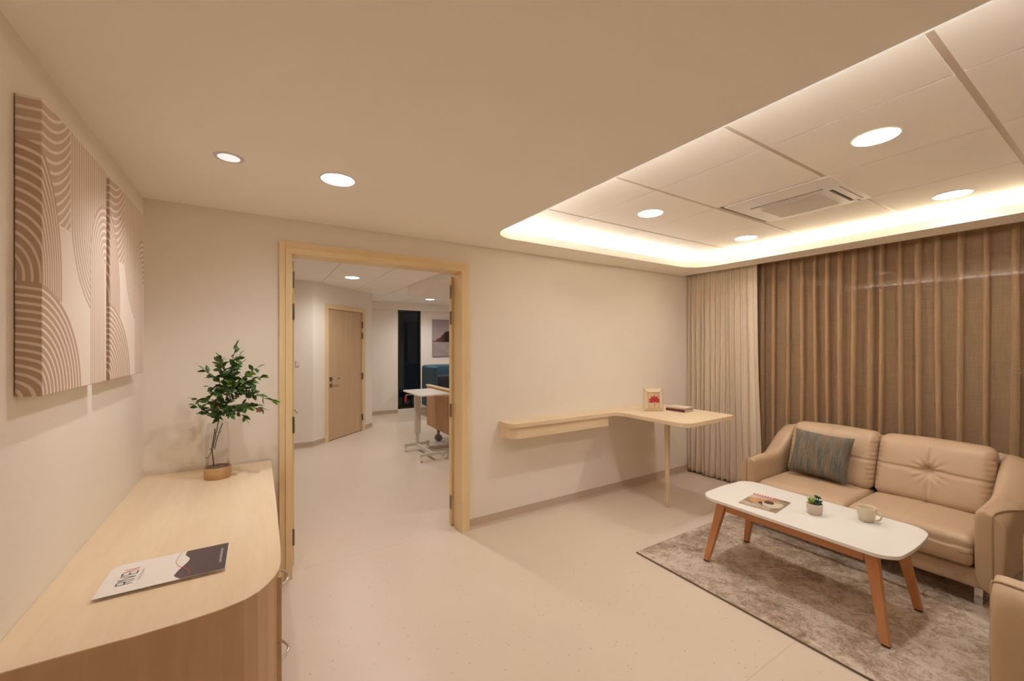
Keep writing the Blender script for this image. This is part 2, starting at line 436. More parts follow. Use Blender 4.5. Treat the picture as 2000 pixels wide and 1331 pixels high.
def rbox(c, size, r, n=(6, 6, 6), fn=None, e=5):
    """rounded box as an MB; fn(x,y,z)->(x,y,z) in local coordinates"""
    hx, hy, hz = (q / 2 for q in size)
    X, Y, Z = axis_pts(hx, r, n[0], e), axis_pts(hy, r, n[1], e), axis_pts(hz, r, n[2], e)
    idx = {}; V = []; F = []
    def vid(x, y, z):
        k = (round(x, 6), round(y, 6), round(z, 6))
        if k not in idx:
            ix = max(-(hx - r), min(hx - r, x)); iy = max(-(hy - r), min(hy - r, y)); iz = max(-(hz - r), min(hz - r, z))
            d = Vector((x - ix, y - iy, z - iz))
            if d.length > 1e-9: d = d.normalized() * r
            q = (ix + d.x, iy + d.y, iz + d.z)
            if fn: q = fn(*q)
            idx[k] = len(V); V.append((q[0] + c[0], q[1] + c[1], q[2] + c[2]))
        return idx[k]
    for A, B, mk in ((X, Y, lambda a, b, s: (a, b, s * hz)), (X, Z, lambda a, b, s: (a, s * hy, b)), (Y, Z, lambda a, b, s: (s * hx, a, b))):
        for sgn in (-1, 1):
            for i in range(len(A) - 1):
                for j in range(len(B) - 1):
                    q = [vid(*mk(A[i], B[j], sgn)), vid(*mk(A[i + 1], B[j], sgn)), vid(*mk(A[i + 1], B[j + 1], sgn)), vid(*mk(A[i], B[j + 1], sgn))]
                    if len(set(q)) >= 3:
                        F.append(tuple(dict.fromkeys(q)))
    return MB().add(V, F)
def sst(x):
    x = max(0, min(1, x)); return x * x * (3 - 2 * x)
def text_mesh(name, txt, size, mat, M, parent, ext=.0002, sx=1.0):
    cu = bpy.data.curves.new(name, 'FONT'); cu.body = txt; cu.size = size; cu.extrude = ext; cu.resolution_u = 3
    o = bpy.data.objects.new(name + '_c', cu); COL.objects.link(o)
    dg = bpy.context.evaluated_depsgraph_get(); me = bpy.data.meshes.new_from_object(o.evaluated_get(dg))
    bpy.data.objects.remove(o); me.name = name
    me.transform(Matrix.Diagonal((sx, 1, 1, 1))); me.transform(M); me.transform(Matrix.Translation(-wloc(parent)))
    me.materials.clear(); me.materials.append(mat)
    r = bpy.data.objects.new(name, me); COL.objects.link(r); r.parent = parent; return r

# ------------------------------------------------------------------ shell of the sitting room
YB, XL = 3.0, -.53
XW = 4.64            # window wall
YN = -2.3            # wall behind the camera
struct(MB().box(-3.2, 6.2, -2.5, 9.2, -.06, 0).build('floor', M_floor), 'speckled beige vinyl floor running through both rooms')
struct(MB().box(XL - .12, XL, YN, YB + .13, 0, 2.75).build('wall_left', M_wall), 'plain cream wall on the left')
struct(MB().box(XL - .12, 5.2, YN - .12, YN, 0, 2.75).build('wall_near', M_wall))
DX0, DX1, DZ = .197, 1.39, 2.089       # door opening
w = MB().box(XL - .12, DX0 - .02, YB, YB + .12, 0, 2.75).box(DX1 + .02, XW + .5, YB, YB + .12, 0, 2.75).box(DX0 - .02, DX1 + .02, YB, YB + .12, DZ + .02, 2.75)
struct(w.build('wall_back', M_wall, origin=(2, YB, 0)), 'cream wall with the open double doorway')
w = MB().box(XW, XW + .12, YN, YB + .12, 0, .30).box(XW, XW + .12, YN, YB + .12, 2.38, 2.75).box(XW, XW + .12, 2.80, YB + .12, .3, 2.38).box(XW, XW + .12, YN, -2.0, .3, 2.38)
struct(w.build('wall_right', M_wall, origin=(XW, 0, 0)))
# skirting (coved vinyl)
def skirt(name, x0, y0, x1, y1, side, h=.08):
    d = Vector((x1 - x0, y1 - y0, 0)); L = d.length; d.normalize(); nrm = Vector((-d.y, d.x, 0)) * side
    prof = [(0, h), (.004, h), (.004, .02), (.007, .010), (.013, .0035), (.022, .0008), (.022, 0), (0, 0)]
    v = []
    for k in (0, L):
        for (a, z) in prof: q = Vector((x0, y0, 0)) + d * k + nrm * a; v.append((q.x, q.y, z))
    n = len(prof); f = [(i, (i + 1) % n, n + (i + 1) % n, n + i) for i in range(n)] + [tuple(range(n))[::-1], tuple(range(n, 2 * n))]
    return struct(MB().add(v, f).build(name, M_skirt))
skirt('baseboard_back', 1.462, YB, XW, YB, -1)
skirt('baseboard_left', XL, YN, XL, 1.35, -1)
# plaster ceiling with the recessed field
RX0, RX1, RY0, RY1 = 1.48, 4.0, -1.75, 2.665
hole = rrect(RX0, RX1, RY0, RY1, [.26, .20, .2, .2], 10)
holed = holed_slab('ceiling', [(XL - .1, YN - .1), (4.285, YN - .1), (4.285, YB + .02), (XL - .1, YB + .02)], [hole], CLG, CLG + .062, M_ceil)
struct(holed, 'smooth cream plaster ceiling with a recessed tiled field')
up = MB()
cx0, cx1, cy0, cy1 = RX0 - .16, RX1 + .14, RY0 - .16, RY1 + .16
zt = CLG + .062
for (a, b, c, d) in ((cx0 - .03, cx0, cy0 - .03, cy1 + .03), (cx1, cx1 + .03, cy0 - .03, cy1 + .03), (cx0, cx1, cy0 - .03, cy0), (cx0, cx1, cy1, cy1 + .03)):
    up.box(a, b, c, d, zt - .002, 2.52)
up.box(cx0 - .03, cx1 + .03, cy0 - .03, cy1 + .03, 2.50, 2.53)
up.box(4.14 + .03, XW, YN, YB, 2.62, 2.65).box(4.285 - .015, 4.285, YN, YB, CLG + .062, 2.65)
struct(up.build('trim_1', M_ceil))
# tile field
P = .6333; gx = [2.074 + P * k for k in range(-2, 4)]; gy = [.3737 + P * k for k in range(-4, 5)]
tiles = MB(); TX1 = 3.985
def clampi(a, b, lo, hi): return max(a, lo), min(b, hi)
for i in range(len(gx) - 1):
    for j in range(len(gy) - 1):
        a, b = clampi(gx[i] + .004, gx[i + 1] - .004, cx0 + .005, TX1); c, d = clampi(gy[j] + .011, gy[j + 1] - .011, cy0 + .005, cy1 - .005)
        if b - a < .02 or d - c < .02: continue
        if abs(gx[i] - 2.707) < .01 and abs(gy[j] - (.3737 + P)) < .01: continue      # the air conditioner's bay
        tiles.box(a, b, c, d, UP, UP + .018)
tl = tiles.build('ceiling', M_tile, origin=(2.7, 1, UP)); struct(tl, 'square mineral tiles in the recessed ceiling field')
bars = MB()
for g in gx:
    if cx0 < g < TX1: bars.box(g - .012, g + .012, cy0 + .01, cy1 - .01, UP + .005, UP + .017)
for g in gy:
    if cy0 < g < cy1: bars.box(cx0 + .01, TX1, g - .014, g + .014, UP + .003, UP + .0165)
bars.build('grid_bar', M_tbar, tl)
# LED strips lying on the ledge behind the lip
def strip(name, mat, x0, x1, y0, y1, label):
    o = MB().box(x0, x1, y0, y1, zt + .001, zt + .014).build(name, mat, holed); part(o, label); return o
strip('cove_glow', E_ledW, RX0 - .02, RX1 - .1, RY1 + .05, RY1 + .064, 'white glowing strip')
strip('cove_glow', E_ledL, RX0 - .064, RX0 - .05, RY0, RY1 - .05, 'white glowing strip')
part(MB().box(RX0 - .002, RX0 + .0065, RY0 + .2, RY1 - .22, CLG - .0012, CLG + .010).build('cove_glow', emit('rim_glow', (1, .89, .76), .80), holed), 'thin pale glowing rim line')  # emissive bead added to draw a bright line along the lip; source assumed
strip('cove_glow', E_ledY, RX1 + .05, RX1 + .064, RY0, RY1, 'warm glowing strip')

# ------------------------------------------------------------------ downlights
def downlight(x, y, z, r, mat, label, group, recess=.0):
    t_ = thing('downlight', label, 'ceiling light', (x, y, z), group)
    if recess:
        MB().lathe([(r + .014, -.003), (r + .016, -.001), (r + .016, .0), (r, .0), (r, -.002)], (x, y, z), 40, True).build('trim_ring', M_plwhite, t_, True)
        MB().lathe([(r, -.0005), (r * .82, .0)], (x, y, z), 40)
        b = MB().lathe([(r + .001, -.002), (r * .96, -.0015)], (x, y, z), 40)
        MB().lathe([(0.0, -.0022), (r, -.0022), (r, -.0012), (0.0, -.0012)], (x, y, z), 40).build('diffuser', mat, t_, True)
    else:
        MB().lathe([(r + .006, -.003), (r + .008, -.001), (r + .008, 0), (r, 0), (r, -.003)], (x, y, z), 40, True).build('trim_ring', M_plwhite, t_, True)
        MB().lathe([(0.0, -.004), (r, -.004), (r, -.001), (0.0, -.001)], (x, y, z), 40).build('diffuser', mat, t_, True)
    if mat is not E_small:
        L = beam_bed if mat is E_bed else beam_down
        o = bpy.data.objects.new('beam_lamp', L); COL.objects.link(o); o.parent = t_; o.location = (0, 0, -.010)
    return t_
def mkbeam(n, c, w):
    L = bpy.data.lights.new(n, 'SPOT'); L.energy = w; L.color = c; L.spot_size = math.radians(158); L.spot_blend = 1.0; L.shadow_soft_size = .026; return L
beam_down = mkbeam('beam_down', LAMP, P_SPOT); beam_bed = mkbeam('beam_bed', LAMP2, P_SPOT * 2.3)
GD = 'bright round downlights in the ceiling'
R1 = .082
downlight(.343, 2.16, CLG, .075, E_down, 'bright round downlight in the plaster ceiling in front of the doorway', GD)
downlight(-.10, 2.16, CLG, .042, E_small, 'small dim recessed downlight nearest the left wall', None, .02)
sp_d = bpy.data.lights.new('spot_lamp', 'SPOT'); sp_d.energy = 17; sp_d.color = LAMP; sp_d.spot_size = math.radians(120); sp_d.spot_blend = .8; sp_d.shadow_soft_size = .022
sp_o = bpy.data.objects.new('spot_lamp', sp_d); COL.objects.link(sp_o); sp_o.parent = [o for o in bpy.data.objects if o.get('label', '').startswith('small dim recessed')][0]; sp_o.location = (0, 0, -.012)
t0 = downlight(2.39, .69, UP, R1, E_down, 'largest-looking bright downlight in the tiles nearest the plaster edge', GD)
for x, y, lb in ((2.40, 1.95, 'bright downlight in the tiles left of the air conditioner'), (3.71, .698, 'bright downlight in the tiles right of the air conditioner by the curtain'),
                 (3.665, 1.95, 'smaller-looking bright downlight in the tiles between air conditioner and far drape')):
    c = copy_tree(t0); c.location = (x, y, UP); c['label'] = lb

# ------------------------------------------------------------------ air conditioner cassette
ac = thing('ceiling_air_conditioner', 'white four-way cassette air conditioner set in the tiled ceiling', 'air conditioner', (3.03, 1.29, UP - .012))
ax0, ax1, ay0, ay1 = 2.72, 3.345, .985, 1.60
pz = UP - .003
# panel split so that the slots are real openings
bx0, bx1, by0, by1 = ax0, ax1, ay0, ay1
slots = [(2.900, 2.922, 1.09, 1.52), (2.965, 3.30, 1.060, 1.082), (2.94, 3.30, 1.012, 1.021), (3.36, 3.37, 1.03, 1.05)][:3]
holed_slab('panel', rrect(bx0, bx1, by0, by1, .012, 3), [[(a, c), (b, c), (b, d), (a, d)] for a, b, c, d in slots], pz, pz + .014, M_plwhite, ac)
MB().box(bx0 + .02, bx1 - .02, by0 + .02, by1 - .02, pz + .022, pz + .10).build('housing', M_black, ac)
t = NT('ac_grille'); p = t.pos(); sv = t.math('SINE', t.math('MULTIPLY', t.sep(p)[0], 900)); t.col(t.mix(t.math('GREATER_THAN', sv, 0), (.40, .34, .28), (.66, .60, .53))); t.set(.5); M_grille = t.m
MB().prism(rrect(2.985, 3.30, 1.14, 1.49, .015, 3), pz - .003, pz + .001).build('grille', M_grille, ac)
MB().box(3.31, 3.335, 1.035, 1.05, pz - .002, pz + .002).build('sensor', M_greyplastic, ac)

# ------------------------------------------------------------------ doorway
door = bpy.data.objects.new('door_1', None); COL.objects.link(door); door.location = (.79, YB, 0); struct(door, 'open double doorway with yellow maple frame')
yf = YB - .03; ob = YB + .12
def jamb(xa, xb, xs, side):
    # xa outer edge, xs step, xb opening edge
    lo, hi = min(xa, xs), max(xa, xs); m = MB().box(lo, hi, yf, YB - .001, 0, 2.165)
    lo, hi = min(xs, xb), max(xs, xb); m.box(lo, hi, yf - .008, ob, 0, 2.089)
    return m
jamb(.125, DX0, .160, 0).build('door_jamb', M_casing, door, bevel=.002)
jamb(1.461, DX1, 1.427, 1).build('door_jamb', M_casing, door, bevel=.002)
MB().box(.160, 1.427, yf, YB - .001, 2.125, 2.165).box(.160, 1.427, yf - .008, ob, 2.089, 2.127).build('door_lintel', M_casing_x, door, bevel=.002)
# left leaf opened 90 degrees into the bedroom, right leaf folded back against the wall
leafL = MB().box(.176, .219, ob + .012, ob + .012 + .585, .012, 2.07).build('door_leaf', M_casing, door, bevel=.0015)
leafR = MB().box(1.372, 1.372 + .59, ob + .014, ob + .056, .012, 2.07).build('door_leaf', M_casing, door, bevel=.0015)
for z in (1.945, 1.728, .96, .197):
    MB().box(.201, .2185, ob + .0095, ob + .0125, z - .055, z + .055).tube([(.2185, ob + .006, z - .055), (.2185, ob + .006, z + .055)], .004).build('hinge', M_hinge, leafL)
for z in (1.945, 1.728, .96, .197):
    MB().box(1.369, 1.3725, ob + .016, ob + .04, z - .055, z + .055).tube([(1.368, ob + .010, z - .055), (1.368, ob + .010, z + .055)], .005).build('hinge', M_hinge, leafR)
MB().box(.219, .226, 3.655, 3.70, .955, 1.0).tube([(.225, 3.68, .98), (.262, 3.68, .98), (.268, 3.672, .98), (.268, 3.56, .98)], .008).build('door_handle', M_metal, leafL, True)

# ------------------------------------------------------------------ low counter on the left
CZ = .775
ct = thing('drawer_cabinet', 'long pale maple sideboard cabinet with rounded corner along the left wall', 'cabinet', (-.22, 2.15, 0))
def ctop(inset):
    pts = [(XL + .001, YB - .001), (XL + .001, 1.366)]
    for q in ((-.36, 1.364), (-.252, 1.360), (-.152, 1.364), (-.083, 1.372), (-.028, 1.389), (.006, 1.413), (.032, 1.449), (.050, 1.483), (.063, 1.52), (.070, 1.57), (.074, 1.65)): pts.append(q)
    pts += [(.078, 2.0), (.080, 2.5), (.082, YB - .012)]
    return pts
MB().prism([(x, y) for x, y in ctop(0)], CZ - .003, CZ).build('worktop', M_maple, ct)
def inset(pts, d):
    P = []
    for x, y in pts:
        P.append((max(XL + .002, min(x, x - d) if x > -.4 else x), y + (d if y < 1.6 else 0) if y < 1.6 else y))
    return P
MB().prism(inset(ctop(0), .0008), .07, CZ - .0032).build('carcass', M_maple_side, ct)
MB().prism(inset(ctop(0), .045), 0, .07).build('plinth', M_black, ct)
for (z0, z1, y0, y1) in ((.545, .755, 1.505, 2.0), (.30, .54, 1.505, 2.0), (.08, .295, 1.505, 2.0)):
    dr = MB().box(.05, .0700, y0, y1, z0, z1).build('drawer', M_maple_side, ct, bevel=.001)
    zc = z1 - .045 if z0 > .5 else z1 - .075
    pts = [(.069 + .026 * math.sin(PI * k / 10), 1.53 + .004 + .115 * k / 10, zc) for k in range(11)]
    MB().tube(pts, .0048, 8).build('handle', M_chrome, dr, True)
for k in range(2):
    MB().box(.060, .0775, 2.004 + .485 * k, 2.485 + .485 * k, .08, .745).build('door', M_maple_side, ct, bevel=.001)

# folder on the counter
fz = CZ + .001
fd = thing('folder', 'white and plum card presentation folder lying on the sideboard', 'folder', (-.24, 1.705, fz))
FX0, FX1, FY0, FY1 = -.392, -.083, 1.597, 1.815
fpts = [(FX0, FY0), (FX1, FY0), (FX1, FY1), (FX0 + .03, FY1)] + [(FX0 + .03 - .03 * math.sin(a), FY1 - .03 + .03 * math.cos(a)) for a in [k * PI / 16 for k in range(1, 9)]]
def ftilt(y): return fz + .001 + .007 * (FY1 - y) / (FY1 - FY0)
def sheet(pts, dz0, dz1):
    n = len(pts); v = [(x, y, (ftilt(y) if dz0 > -1 else fz) + (dz0 if dz0 > -1 else 0)) for x, y in pts] + [(x, y, ftilt(y) + dz1) for x, y in pts]
    return MB().add(v, [tuple(range(n))[::-1], tuple(range(n, 2 * n))] + [(i, (i + 1) % n, n + (i + 1) % n, n + i) for i in range(n)])
MB().prism([(FX0 + .004, FY0 + .004), (FX1 - .001, FY0 + .004), (FX1 - .001, FY1), (FX0 + .03, FY1), (FX0 + .006, FY1 - .02)], fz, fz + .0008).build('back_cover', M_paperw, fd)
sheet(fpts, -.0004, .0008).build('front_cover', M_paperw, fd)
wave = [(-.196, FY0), (-.214, 1.625), (-.214, 1.645), (-.206, 1.675), (-.196, 1.705), (-.190, 1.725), (-.189, 1.742), (-.194, 1.758), (-.202, 1.775), (-.205, 1.79), (-.203, FY1)]
def smoothpts(P, n=6):
    out = []
    for i in range(len(P) - 1):
        p0 = P[max(i - 1, 0)]; p1 = P[i]; p2 = P[i + 1]; p3 = P[min(i + 2, len(P) - 1)]
        for k in range(n):
            s_ = k / n
            out.append(tuple(.5 * ((2 * p1[j]) + (-p0[j] + p2[j]) * s_ + (2 * p0[j] - 5 * p1[j] + 4 * p2[j] - p3[j]) * s_ ** 2 + (-p0[j] + 3 * p1[j] - 3 * p2[j] + p3[j]) * s_ ** 3) for j in range(len(p1))))
    out.append(tuple(P[-1])); return out
sw = smoothpts(wave)
q = MB()
for i in range(len(sw) - 1):
    a, b = sw[i], sw[i + 1]
    q.add([(a[0], a[1], ftilt(a[1]) + .001), (FX1 - .0015, a[1], ftilt(a[1]) + .001), (FX1 - .0015, b[1], ftilt(b[1]) + .001), (b[0], b[1], ftilt(b[1]) + .001)], [(0, 1, 2, 3)])
q.build('plum_panel', M_purple, fd)
rl = smoothpts([(-.184, FY0 + .001), (-.178, 1.625), (-.182, 1.65), (-.197, 1.675), (-.213, 1.70), (-.224, 1.735), (-.224, 1.77), (-.218, FY1 - .001)])
MB().tube([(a, b, ftilt(b) + .0012) for a, b in rl], .0008, 5).build('coral_line', M_inkred, fd)
def Mtxt(x, y): return Matrix.Translation((x, y, ftilt(y) + .0011)) @ Matrix.Rotation(PI / 2, 4, 'Z') @ Matrix.Rotation(0, 4, 'X')
# strokes of the word RIVEN (letter tops towards the wall, reading away from the viewer)
def strokes(segs, w, mat, name, x0, y0, cw, ch):
    m = MB()
    for (a, b, c, d) in segs:
        p0 = Vector((x0 - b * ch, y0 + a * cw, 0)); p1 = Vector((x0 - d * ch, y0 + c * cw, 0))
        e = (p1 - p0); L = e.length; e.normalize(); pn = Vector((-e.y, e.x, 0)) * w / 2
        vs = [p0 - e * w / 2 + pn, p0 - e * w / 2 - pn, p1 + e * w / 2 - pn, p1 + e * w / 2 + pn]
        m.add([(k.x, k.y, ftilt(k.y) + .00125) for k in vs], [(0, 1, 2, 3)])
    return m.build(name, mat, fd)
LX, LY, CH = -.318, 1.652, .036
dk = []
def let(segs, off, wd): dk.extend([(off + a * wd, b, off + c * wd, d) for a, b, c, d in segs])
let([(0, 0, 0, 1), (0, 1, .8, 1), (.8, 1, 1, .85), (1, .85, 1, .65), (1, .65, .8, .5), (.8, .5, 0, .5), (.5, .5, 1, 0)], 0, .62)
let([(0, 0, 0, 1)], .92, 1)
let([(0, 1, .5, 0), (.5, 0, 1, 1)], 1.18, .72)
let([(0, 0, 0, 1), (0, 1, .8, 1), (0, .5, .7, .5), (0, 0, .8, 0)], 2.2, .72)
strokes(dk, .0036, M_ink, 'lettering', LX, LY, .030, CH)
strokes([(0, 0, 0, 1), (0, 1, .62, 0), (.62, 0, .62, 1)], .0030, M_inkred, 'lettering', LX, LY + 3.0 * .030, .030, CH)
random.seed(4)
sub = []
for k in range(15):
    o_ = k * .19; sub += [(o_, 0, o_, 1), (o_, (k % 3) * .5, o_ + .11, (k % 2) * 1.0)]
strokes(sub, .0008, M_inkgrey, 'small_lettering', LX + .016, LY - .0 + .012, .028, .006)
sub = []
for k in range(22):
    o_ = k * .19; sub += [(o_, 0, o_, .8), (o_, (k % 3) * .4, o_ + .11, (k % 2) * .8), (o_ + .11, 0, o_ + .11, .7)]
strokes(sub, .0011, M_inkwhite, 'small_lettering', -.098, 1.655, .028, .007)

# ------------------------------------------------------------------ vase with branch
VX, VY = -.178, 2.757
vs_ = thing('vase', 'clear glass vase in a woven rattan sleeve on the sideboard', 'vase', (VX, VY, CZ))
MB().lathe([(.0, .0), (.058, .0), (.061, .004), (.0625, .03), (.062, .058), (.060, .0615), (.0575, .060), (.058, .03), (.057, .006), (0, .006)], (VX, VY, CZ), 48).build('rattan_sleeve', M_rattan, vs_, True)
MB().lathe([(.0, .0075), (.050, .0075), (.0545, .014), (.0555, .05), (.0555, .20), (.054, .245), (.049, .278), (.049, .30)], (VX, VY, CZ), 40, False).build('glass_body', M_vglass, vs_, True)
MB().lathe([(0, .050), (.0535, .050), (.0535, .052), (0, .052)], (VX, VY, CZ), 32).build('inner_mat', simple('vase_filling', (.27, .18, .13), .8), vs_)
rng = random.Random(11)
br = thing('leafy_branch', 'green leafy branch with lime and red tips standing in the glass vase', 'branch', (VX, VY, CZ + .01))
RT = Vector((.847, -.532, 0)); FW = Vector((.532, .847, 0))
base = Vector((VX, VY, CZ + .012))
def T(px, py, dep=0):   # branch tips noted as sideways / height offsets from the vase foot
    return base + RT * ((px - 425) * .00240) + Vector((0, 0, (933 - py) * .00281)) + FW * dep
stems = MB(); green = MB(); lime = MB(); red = MB()
def leaf(mb, p, d, L, w, roll):
    d = d.normalized(); side = d.cross(Vector((0, 0, 1)))
    side = side.normalized() if side.length > .1 else Vector((1, 0, 0))
    up_ = side.cross(d)
    side = (side * math.cos(roll) + up_ * math.sin(roll)); nn = side.cross(d).normalized()
    V = []; st_ = [(0, .05), (.18, .62), (.42, 1.0), (.68, .78), (.88, .34), (1.0, .0)]
    for (a, b) in st_:
        c_ = p + d * (L * a) - nn * (.22 * L * a * a)
        V += [c_ - side * (w * b) + nn * (.18 * w * b), c_, c_ + side * (w * b) + nn * (.18 * w * b)]
    F = []
    for i in range(5): F += [(3 * i, 3 * i + 1, 3 * i + 4, 3 * i + 3), (3 * i + 1, 3 * i + 2, 3 * i + 5, 3 * i + 4)]
    mb.add(V, F)
def twig(a, b, r0, r1, wob=.01, n=8):
    P = []
    for k in range(n + 1):
        s_ = k / n; q_ = a.lerp(b, s_); q_ = q_ + Vector((0, 0, .035 * math.sin(PI * s_) * (b - a).length / .2)) * .3
        if 0 < k < n: q_ = q_ + Vector((rng.uniform(-wob, wob), rng.uniform(-wob, wob), rng.uniform(-wob, wob) * .5))
        P.append(q_)
    stems.tube(P, [1.35 * (r0 + (r1 - r0) * k / n) for k in range(n + 1)], 6); return P
def leafy(P, start, mb, n, L=.039, w=.0105):
    for k in range(n):
        s_ = start + (1 - start) * (k + rng.random() * .5) / n; i = min(int(s_ * (len(P) - 1)), len(P) - 2); q_ = P[i].lerp(P[i + 1], s_ * (len(P) - 1) - i)
        ax = (P[i + 1] - P[i]).normalized(); o_ = Vector((rng.uniform(-1, 1), rng.uniform(-1, 1), rng.uniform(-.7, .9)))
        d = ax * .55 + o_.normalized() * .8
        leaf(mb, q_, d, L * rng.uniform(.75, 1.25), w * rng.uniform(.8, 1.2), rng.uniform(-1.3, 1.3))
    leaf(mb, P[-1], P[-1] - P[-2] + Vector((0, 0, .004)), L * 1.1, w, rng.uniform(-.6, .6))
foot = T(416, 916, .0); fork = T(412, 884); k1 = T(419, 842); k2 = T(427, 828)
twig(foot, fork, .0022, .0020, .001); stems.tube([T(401, 903), T(407, 893), T(412, 884)], [.0010, .0014, .002], 6)
twig(fork, k1, .0021, .002, .0015); twig(T(415, 880), k2, .0018, .0018, .0015); twig(T(414, 884, .01), T(433, 832, .01), .0016, .0015, .0015)
leaf(green, T(419, 866), RT + Vector((0, 0, .05)), .03, .006, .3); leaf(green, T(412, 884), -RT + Vector((0, 0, .6)), .015, .006, .3); leaf(green, T(424, 850), RT * .8 + Vector((0, 0, .3)), .03, .008, .3)
tips = [((473, 682), -.02, 'g'), ((466, 700), .03, 'g'), ((424, 705), .02, 'g'), ((441, 712), -.05, 'g'), ((404, 728), -.03, 'g'), ((415, 722), .05, 'g'), ((398, 762), .03, 'g'), ((386, 798), -.03, 'g'),
        ((400, 804), .04, 'g'), ((394, 782), -.06, 'g'), ((505, 724), .04, 'g'), ((488, 716), -.04, 'g'), ((522, 741), .01, 'l'), ((500, 738), -.02, 'l'), ((545, 788), .02, 'l'), ((528, 776), -.03, 'g'), ((516, 806), .04, 'r'),
        ((508, 800), -.05, 'l'), ((482, 822), .02, 'g'), ((470, 812), -.05, 'g'), ((496, 800), .06, 'g'), ((460, 745), .0, 'g'), ((470, 765), -.07, 'g'), ((445, 760), .07, 'g'),
        ((430, 775), -.06, 'g'), ((450, 785), .05, 'g'), ((418, 765), .06, 'r'), ((428, 790), -.03, 'r'), ((455, 800), -.05, 'g'), ((440, 740), .02, 'g'), ((486, 755), .03, 'l'), ((472, 752), -.06, 'l'),
        ((410, 790), .02, 'g'), ((436, 810), -.04, 'g'), ((425, 815), .03, 'g'), ((462, 722), -.01, 'g'), ((448, 725), .04, 'g'), ((500, 765), .0, 'g'), ((515, 752), -.05, 'g'), ((490, 780), .03, 'g')]
hubs = [k1, k2, T(433, 832, .01), T(440, 800, 0), T(446, 770, .01)]
twig(k2, hubs[3], .0018, .0015, .003); twig(hubs[3], hubs[4], .0015, .0012, .003)
for (tp, dep, kind_) in tips:
    b = T(tp[0], tp[1], dep); a = min(hubs, key=lambda h: (h - b).length if (h - b).length > .06 else 9)
    P_ = twig(a, b, .0013, .0006, .006)
    mbx = {'g': green, 'l': green, 'r': green}[kind_]
    leafy(P_, .30, mbx, 13 if kind_ == 'g' else 9)
    if kind_ == 'l':
        for _ in range(5): leaf(lime, b + Vector((rng.uniform(-.008, .008),) * 3), (P_[-1] - P_[-3]) + Vector((0, 0, rng.uniform(-.015, .02))) , .042, .011, rng.uniform(-1, 1))
    if kind_ == 'r':
        for _ in range(5): leaf(red, b, Vector((rng.uniform(-1, 1), rng.uniform(-1, 1), rng.uniform(-1, .5))), .034, .009, rng.uniform(-1, 1))
stems.build('stem', M_stem, br, True); green.build('foliage', M_lgreen, br, True)
part(lime.build('young_foliage', M_llime, br, True), 'lime green young leaf tips'); part(red.build('red_foliage', M_lred, br, True), 'reddish leaves')

# ------------------------------------------------------------------ canvases
def canvas(y0, y1, label):
    z0, z1, xf = 1.365, 2.155, -.479; m = MB(); xb = XL + .002; W_ = y1 - y0; ds = .05 / .55
    V = [(xb, y0, z0), (xf, y0, z0), (xf, y1, z0), (xb, y1, z0), (xb, y0, z1), (xf, y0, z1), (xf, y1, z1), (xb, y1, z1)]
    m.add(V, [(0, 1, 5, 4), (1, 2, 6, 5), (2, 3, 7, 6), (3, 0, 4, 7), (4, 5, 6, 7), (3, 2, 1, 0)])
    o = m.build('wall_canvas', M_art, origin=((xf + xb) / 2, (y0 + y1) / 2, z0)); me = o.data
    uvl = me.uv_layers.new(name='UVMap'); org = o.location
    for poly in me.polygons:
        for li in poly.loop_indices:
            v_ = me.vertices[me.loops[li].vertex_index].co + org
            u_ = (v_.y - y0) / W_
            if abs(v_.x - xb) < 1e-4: u_ = -ds if v_.y < (y0 + y1) / 2 else 1 + ds
            uvl.data[li].uv = (u_, (v_.z - z0) / (z1 - z0))
    b = o.modifiers.new('b', 'BEVEL'); b.width = .003; b.segments = 2
    tag(o, label, 'wall art', 'striped arch canvases on the left wall'); return o
canvas(1.573, 2.122, 'nearer of the two deep canvas prints of striped arches on the left wall')
canvas(2.168, 2.725, 'canvas print of striped arches closest to the room corner above the plant')

# ------------------------------------------------------------------ wall shelf desk
dk_ = thing('wall_desk', 'pale maple L-shaped wall desk with one round leg by the drape', 'desk', (2.9, 2.7, 0))
out = [(1.752, YB - .001), (1.752, 2.87)]
out += [(1.752 + .085 * (1 - math.cos(a)), 2.885 - .085 * math.sin(a)) for a in [k * PI / 16 for k in range(1, 9)]]
out += [(2.86 + .11 * math.sin(a), 2.69 + .11 * math.cos(a)) for a in [k * PI / 16 for k in range(0, 9)]]
out += [(2.97 + .10 * (1 - math.cos(a)), 2.155 - .10 * math.sin(a)) for a in [k * PI / 16 for k in range(0, 9)]]
out += [(3.70, 2.085), (3.735, 2.10), (3.75, 2.135), (3.75, YB - .001)]
MB().prism(out, .822, .855).build('desktop', M_maple_x, dk_)
ap = [(1.758, YB - .001), (1.758, 2.88)] + [(1.758 + .08 * (1 - math.cos(a)), 2.895 - .08 * math.sin(a)) for a in [k * PI / 16 for k in range(1, 9)]] + [(2.86, 2.815), (2.86, YB - .001)]
MB().prism(ap, .727, .8215).build('apron', M_maple_x, dk_)
MB().lathe([(.011, 0), (.015, .004), (.026, .822)], (3.226, 2.43, 0), 28).build('leg', M_maple_x, dk_, True)
